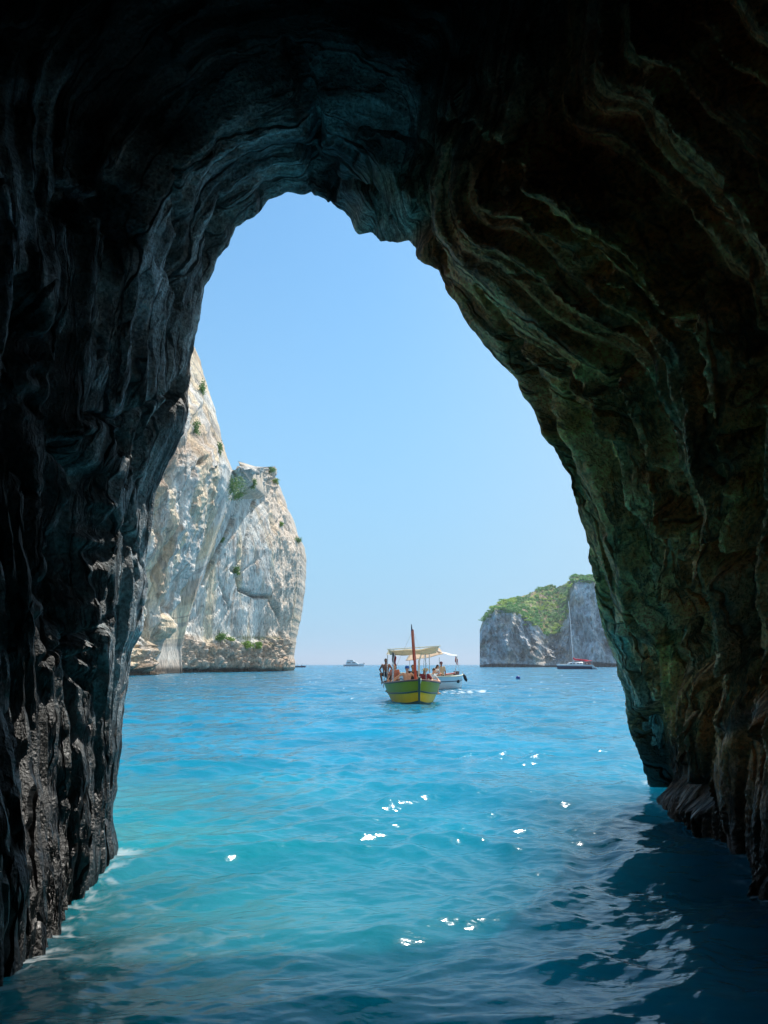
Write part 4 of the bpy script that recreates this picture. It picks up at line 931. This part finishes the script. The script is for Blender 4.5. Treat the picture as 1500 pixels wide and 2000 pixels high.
# --- sailing yacht at anchor under the headland
sy = thing("sailing_yacht", "dark blue sailing yacht with a furled red sail anchored below the headland", "sailboat", (float(px2w(1128, 1307, 262.)[0]), 262., -.05), R(-106))
L3, B3 = 13.6, 3.9
sshr = lambda t: 1.75 - .25 * t
sf = lambda t, v: hull_pt(t, v, L3 - .6 * 0, B3, -.1, sshr, False, 1, .35)
TS3 = [0, .01, .03, .06, .1, .15, .2, .3, .4, .5, .6, .7, .8, .86]
hull_band(MB(), 0, 1, TS3, sf, 0, 8).build("hull", M_NAVY, sy)
hull_band(MB(), .72, 1.0, TS3, sf, .02, 3).build("white_sheerstrip", M_WHITE, sy)
tr = MB()
for s_ in (1, -1):
    tr.grid([[(s_ * sf(.86, v_)[0], sf(.86, v_)[1], sf(.86, v_)[2]) for v_ in np.linspace(0, 1, 6)], [(s_ * sf(.86, v_)[0] * .92, sf(.86, v_)[1] + 1.7 * (1 - v_) + .25, max(.12, sf(.86, v_)[2] * (.95))) for v_ in np.linspace(0, 1, 6)]], flip=s_ < 0)
tr.grid([[(s_ * sf(.86, v_)[0] * .92, sf(.86, v_)[1] + 1.7 * (1 - v_) + .25, max(.12, sf(.86, v_)[2] * .95)) for s_ in np.linspace(-1, 1, 5)] for v_ in np.linspace(0, 1, 6)])
tr.build("transom", M_WHITE, sy)
MB().grid([[(s_ * sf(t_, 1)[0], sf(t_, 1)[1], sf(t_, 1)[2] + .06 * (1 - s_ * s_)) for s_ in np.linspace(-1, 1, 7)] for t_ in TS3]).build("deck", M_WHITE, sy)
cb = MB(); sec_ = [(-1.25, 0), (-1.1, .42), (-.6, .56), (.6, .56), (1.1, .42), (1.25, 0)]
yy = [(-3.6, .25, .05), (-2.9, .8, .75), (-1, 1, 1), (1.6, 1.05, 1.05), (2.0, 1.0, .9)]
cb.grid([[(x_ * a_, y_, 1.62 + 1.7 * z_ * b_) for x_, z_ in sec_] for y_, a_, b_ in yy]); cb.build("cabin", M_WHITE, sy)
for y_ in (-2.0, -1.0, .3, 1.3):
    for s_ in (-1, 1): MB().box((s_ * 1.17, y_, 2.0), (.12, .66, .26), Matrix.Rotation(R(-14 * s_), 3, 'Y')).build("cabin_window", M_GLASS, sy)
for k_, y_ in enumerate((-1.5, 1.0)):
    MB().tube([(-1.98, y_, 1.5), (-2.02, y_, .8)], .11, 8).tube([(-1.98, y_, 1.5), (-1.8, y_, 2.0)], .02, 4).build("hull_fender", M_WHITE, sy)
ms3 = MB().tube([(0, -1.3, 1.6), (0, -1.5, 12), (0, -1.9, 23.6)], [.17, .16, .12], 8).build("mast", M_STEEL, sy)
for z_, w_ in ((8.2, 1.5), (11.4, 1.3), (15.4, 1.2)): MB().tube([(-w_, -1.0, z_ + .08), (0, -1.38, z_), (w_, -1.0, z_ + .08)], .04, 6).build("spreader", M_WHITE, ms3)
for a_, b_ in (((0, -6.6, 1.75), (0, -1.88, 23.2)), ((0, 5.4, 1.8), (0, -1.88, 23.4)), ((-1.8, -.9, 1.6), (-1.25, -1.0, 8.3)), ((1.8, -.9, 1.6), (1.25, -1.0, 8.3)), ((-1.25, -1, 8.3), (0, -1.6, 15.4)), ((1.25, -1, 8.3), (0, -1.6, 15.4))): MB().tube([a_, b_], .014, 4).build("stay", M_STEEL, ms3)
MB().tube([(0, -1.15, 3.0), (0, 3.9, 3.05)], .08, 8).build("boom", M_STEEL, sy)
MB().tube([(0, -1.3, 4.15), (0, -1.1, 3.6), (0, -.6, 3.3), (0, 1.5, 3.2), (0, 3.7, 3.12)], [.12, .36, .36, .30, .16], 10).build("furled_sail", M_RED, sy)
canvas(sy, "bimini", [(-1.3, 2.4, 2.75), (1.3, 2.4, 2.75), (1.2, 5.0, 2.95), (-1.2, 5.0, 2.95)], 8, 8, -.22, M_RED, thick=.03)
for s_ in (-1, 1):
    for y_ in (2.5, 4.9): MB().tube([(s_ * 1.4, y_, 1.6), (s_ * 1.25, y_, 2.8)], .03, 6).build("bimini_pole", M_STEEL, sy)
    MB().tube([(s_ * sf(t_, 1)[0] * .95 for _ in (0,)) and (s_ * sf(t_, 1)[0] * .95, sf(t_, 1)[1], sf(t_, 1)[2] + .62) for t_ in TS3[2:]], .018, 4).build("lifeline", M_STEEL, sy)
    MB().tube([(s_ * .9, 5.0, 1.6), (s_ * .8, 5.4, 3.0), (s_ * .7, 5.2, 4.6)], .03, 6).build("stern_arch", M_STEEL, sy)
for s_, y_ in [(s_, sf(t_, 1)) for t_ in TS3[3::2] for s_ in (-1, 1)]: pass
MB().tube([(.7, -5.6, 1.75), (.35, -6.5, 2.35), (0, -6.9, 2.4), (-.35, -6.5, 2.35), (-.7, -5.6, 1.75)], .03, 6).build("bow_rail", M_STEEL, sy)
MB().tube([(0, -6.3, 1.75), (0, -4.9, 4.5)], .03, 5).tube([(0, -4.9, 4.5), (0, -2.2, 2.2)], .02, 5).build("bow_pole", M_STEEL, sy)
bpy.context.view_layer.update()
def at_sy(x, y, z): return sy.matrix_basis @ Vector((x, y, z))
for (x_, y_, lb, tp, sk) in ((-.7, 3.2, "person in a white top sitting in the sailing yacht's cockpit under the red sunshade", M_SHIRT, M_SKINP), (-.3, 4.2, "sunburnt person in coral sitting at the stern of the sailing yacht", M_PINK, M_SKINP), (.5, 3.7, "person in a dark top on the far side of the sailing yacht's cockpit", M_SHORT, M_SKIN)):
    person(lb, at_sy(x_, y_, 1.75), R(20), pose("sit"), sk, hair=M_HAIRB, top=tp, short=M_SHORTB, group="people aboard the sailing yacht")

# --- motor yacht on the horizon
my = thing("motor_yacht", "white motor yacht running along the horizon left of the boats", "yacht", (float(px2w(691, 1298, 720.)[0]), 720., 0), R(82))
L4 = 19.5
mf = lambda t, v: hull_pt(t, v, L4, 5.2, -.2, lambda t: 2.4 - .8 * t, False, 1, .4)
TS4 = [0, .01, .04, .1, .2, .3, .45, .6, .8, 1.0]
hl = hull_band(MB(), 0, 1, TS4, mf, 0, 6); hl.grid([[(s_ * mf(1, v_)[0], mf(1, v_)[1], mf(1, v_)[2]) for s_ in np.linspace(-1, 1, 5)] for v_ in np.linspace(0, 1, 5)]); hl.grid([[(s_ * mf(t_, 1)[0], mf(t_, 1)[1], mf(t_, 1)[2]) for s_ in np.linspace(-1, 1, 5)] for t_ in TS4]); hl.build("hull", M_WHITE, my)
def cabin(mb, y0, y1, w_, z0_, z1_, rake0, rake1):
    return mb.grid([[(x_ * w_, y_, z_) for x_, y_, z_ in ((-1, a_, z0_), (-.85, b_, z1_), (.85, b_, z1_), (1, a_, z0_))] for a_, b_ in ((y0, y0 + rake0 + .01), (y0, y0 + rake0), (y1, y1 - rake1), (y1, y1 - rake1 - .01))]).add([(-w_, y0, z0_), (w_, y0, z0_), (w_ * .85, y0 + rake0, z1_), (-w_ * .85, y0 + rake0, z1_), (-w_, y1, z0_), (w_, y1, z0_), (w_ * .85, y1 - rake1, z1_), (-w_ * .85, y1 - rake1, z1_)], [(0, 1, 2, 3), (7, 6, 5, 4)])
cabin(MB(), -5.2, 7.2, 2.2, 1.7, 4.2, 3.4, .2).build("cabin", M_WHITE, my); cabin(MB(), -.8, 6.6, 1.8, 4.2, 5.9, 1.6, .3).build("flybridge", M_WHITE, my)
for s_ in (-1, 1):
    MB().box((s_ * 2.12, -.4, 3.3), (.16, 3.0, .7)).build("window", M_GLASS, my); MB().box((s_ * 2.12, 4.4, 3.3), (.16, 3.4, .75)).build("window", M_GLASS, my); MB().box((s_ * 1.75, 2.0, 5.1), (.12, 3.0, .4)).build("window", M_GLASS, my)
MB().tube([(0, 4.5, 5.9), (0, 5.2, 7.4)], [.18, .08], 6).box((0, 4.9, 6.9), (1.6, .5, .2)).build("radar_mast", M_WHITE, my)
MB().tube([(-.9, -7.6, 2.4), (0, -10.1, 3.4), (.9, -7.6, 2.4)], .05, 5).build("bow_rail", M_STEEL, my); MB().box((0, -9.9, 2.6), (.5, .8, .9)).build("anchor", M_BLACK, my)
# --- small dark boat by the stack
sb = thing("fishing_boat", "tiny dark open boat with a white canopy just right of the sea stack", "boat", (float(px2w(586.5, 1301, 430.)[0]), 430., 0), R(86))
sf2 = lambda t, v: hull_pt(t, v, 6.0, 2.0, -.15, lambda t: .85 + .3 * max(0, .5 - t), True, 1.5, .35)
hull_band(MB(), 0, 1, TS, sf2, 0, 6).build("hull", M_NAVY, sb)
MB().grid([[(s_ * sf2(t_, .7)[0], sf2(t_, .7)[1], .55) for s_ in (-1, 0, 1)] for t_ in TS[3:-3]]).build("deck", M_DECK, sb)
canvas(sb, "canopy", [(-.9, -1.2, 2.3), (.9, -1.2, 2.3), (.9, 1.6, 2.3), (-.9, 1.6, 2.3)], 6, 6, -.15, M_CANW, thick=.04)
for x_ in (-.85, .85):
    for y_ in (-1.1, 1.5): MB().tube([(x_, y_, .6), (x_, y_, 2.3)], .04, 5).build("canopy_pole", M_STEEL, sb)
MB().tube([(0, .2, 2.3), (0, .2, 4.4)], .035, 5).build("mast", M_STEEL, sb)
bpy.context.view_layer.update()
person("person sitting in the tiny dark boat near the sea stack", sb.matrix_basis @ Vector((0, -.6, .8)), R(40), pose("sit"), M_SKIN, hair=M_HAIR, top=M_SHORT, short=M_SHORT)

# ------------------------------------------------------------------ plants
def bvh_of(o):
    me = o.data; co = np.empty(len(me.vertices) * 3, np.float32); me.vertices.foreach_get("co", co); co = co.reshape(-1, 3)
    return BVHTree.FromPolygons([tuple(c) for c in co.tolist()], [tuple(p.vertices) for p in me.polygons])
BV = {k: bvh_of(o) for k, o in (("A", stkA), ("B", stkB), ("H", head))}
def hit(px, py, which):
    best = None; o_ = Vector(CAM); d_ = (Vector(px2w(px, py, 10.)) - o_).normalized()
    for k in which:
        h = BV[k].ray_cast(o_, d_)
        if h[0] is not None and (best is None or h[3] < best[3]): best = h
    return best
def leaves(mb, c, r, n, sz, rg):
    cl = [np.array(c) + rg.normal(0, .42, 3) * np.array(r) for _ in range(max(3, n // 40))]
    for i in range(n):
        p_ = cl[rg.randint(len(cl))] + rg.normal(0, .26, 3) * np.array(r)
        a_ = Vector(rg.normal(0, 1, 3)).normalized(); b_ = a_.orthogonal().normalized() * sz * rg.uniform(.6, 1.3); a_ = a_ * sz * rg.uniform(.3, .6); p_ = Vector(p_)
        mb.add([p_ - b_, p_ - a_, p_ + b_, p_ + a_], [(0, 1, 2, 3)])
rg = np.random.RandomState(3)
BU = [(452, 950, "A", 2.5, 2.5, M_LEAF, "largest green bush in the notch between the spire and the broad rock slab"), (462, 968, "B", 1.6, 1.2, M_LEAFY, "bright green bush just below the largest one in the rock notch"),
 (526, 921, "B", 1.5, .9, M_LEAF, "grey-green bush on the top right corner of the broad rock slab"), (494, 948, "B", 1.0, 1.1, M_LEAF, "dark bush on the summit of the broad slab, left of its corner bush"),
 (538, 943, "B", .9, .8, M_LEAFY, "small yellow-green bush just under the top right corner of the slab"), (581, 1056, "B", 1.2, 1.0, M_LEAF, "dark bush standing out from the right edge of the slab"),
 (394, 764, "A", .9, 1.5, M_LEAF, "highest bush, clinging to the right edge of the spire"), (384, 843, "A", 1.0, 1.5, M_LEAF, "olive bush on the face of the spire below the highest one"),
 (428, 880, "A", .6, 1.4, M_LEAF, "narrow bush on the spire's right edge above the notch"), (462, 1116, "B", .8, .8, M_LEAF, "small dark bush in the middle of the slab's face"),
 (432, 1247, "B", 1.4, .7, M_LEAF, "dark green bush at the left end of the ledge over the waterline rocks"), (450, 1250, "B", 1.0, .6, M_LEAFY, "bright green bush on the ledge, beside the dark one at its left end"),
 (484, 1262, "B", 1.1, .7, M_LEAFY, "bright bush on the middle of the ledge over the waterline rocks"), (505, 1264, "B", .9, .7, M_LEAFY, "bright bush on the right half of the ledge over the waterline rocks"),
 (433, 1056, "B", .6, .9, M_LEAF, "small bush in the crack on the upper left of the slab"), (548, 1026, "B", .6, .6, M_LEAFY, "tiny yellow-green bush near the slab's upper right edge")]
for px_, py_, wh, rx, rz_, m_, lb in BU:
    h = hit(px_, py_, 'AB') or hit(px_ - 6, py_ + 5, "AB") or hit(px_ - 14, py_ + 12, "AB")
    if h is None: print("bush misses", px_, py_); continue
    p_ = h[0]; r_ = thing("bush", lb, "bush", p_ + Vector((0, .25, -.1)), 0, "bushes on the sea stack")
    mb = MB(); leaves(mb, (0, -.7, .3), (rx, rx * .8, rz_), int(620 * rx), .19, rg); mb.build("foliage", m_, r_, smooth=False)
    s_ = MB()
    for k_ in range(4): s_.tube([(0, .1, -.3), (rg.normal(0, .25) * rx, -.2, rz_ * .1), (rg.normal(0, .5) * rx, -.35, rz_ * rg.uniform(.3, .8))], [.07, .045, .02], 5)
    s_.build("stem", M_BARK, r_)
# scrub on the headland slope: a continuous cover
mb1, mb2 = MB(), MB()
k_ = 0
while k_ < 900:
    px_ = rg.uniform(945, 1172); py_ = rg.uniform(np.interp(px_, pxs, sky_l) - 1, np.interp(px_, pxs, clf_l) + rg.exponential(2.5)); k_ += 1
    if px_ < 985 and rg.rand() < .6 or (px_ > 1112 and rg.rand() < .55): continue
    dn_ = float(noise(px_ * .05, py_ * .07, seed=400)); 
    h = hit(px_, py_, "H")
    if h is None: continue
    mb = mb1 if dn_ < .12 else mb2
    if float(noise(px_ * .06, py_ * .09, 3.0, seed=401)) > .3: continue
    leaves(mb, tuple(h[0] + Vector((0, 0, .1))), (rg.uniform(1.4, 2.8), 1.6, rg.uniform(.5, 1.1)), 60, .65, rg)
M_SCR = mat("scrub_green", (.12, .36, .05), .7, .5, .12, trans=.2); M_SCY = mat("scrub_lime", (.42, .58, .06), .7, .4, .12, trans=.2)
o = mb1.build("shrubbery", M_SCR, None, smooth=False); tag(o, "dark green scrub covering the headland slope", kind="stuff")
o = mb2.build("shrubbery", M_SCY, None, smooth=False); tag(o, "bright green scrub patches on the headland slope", kind="stuff")
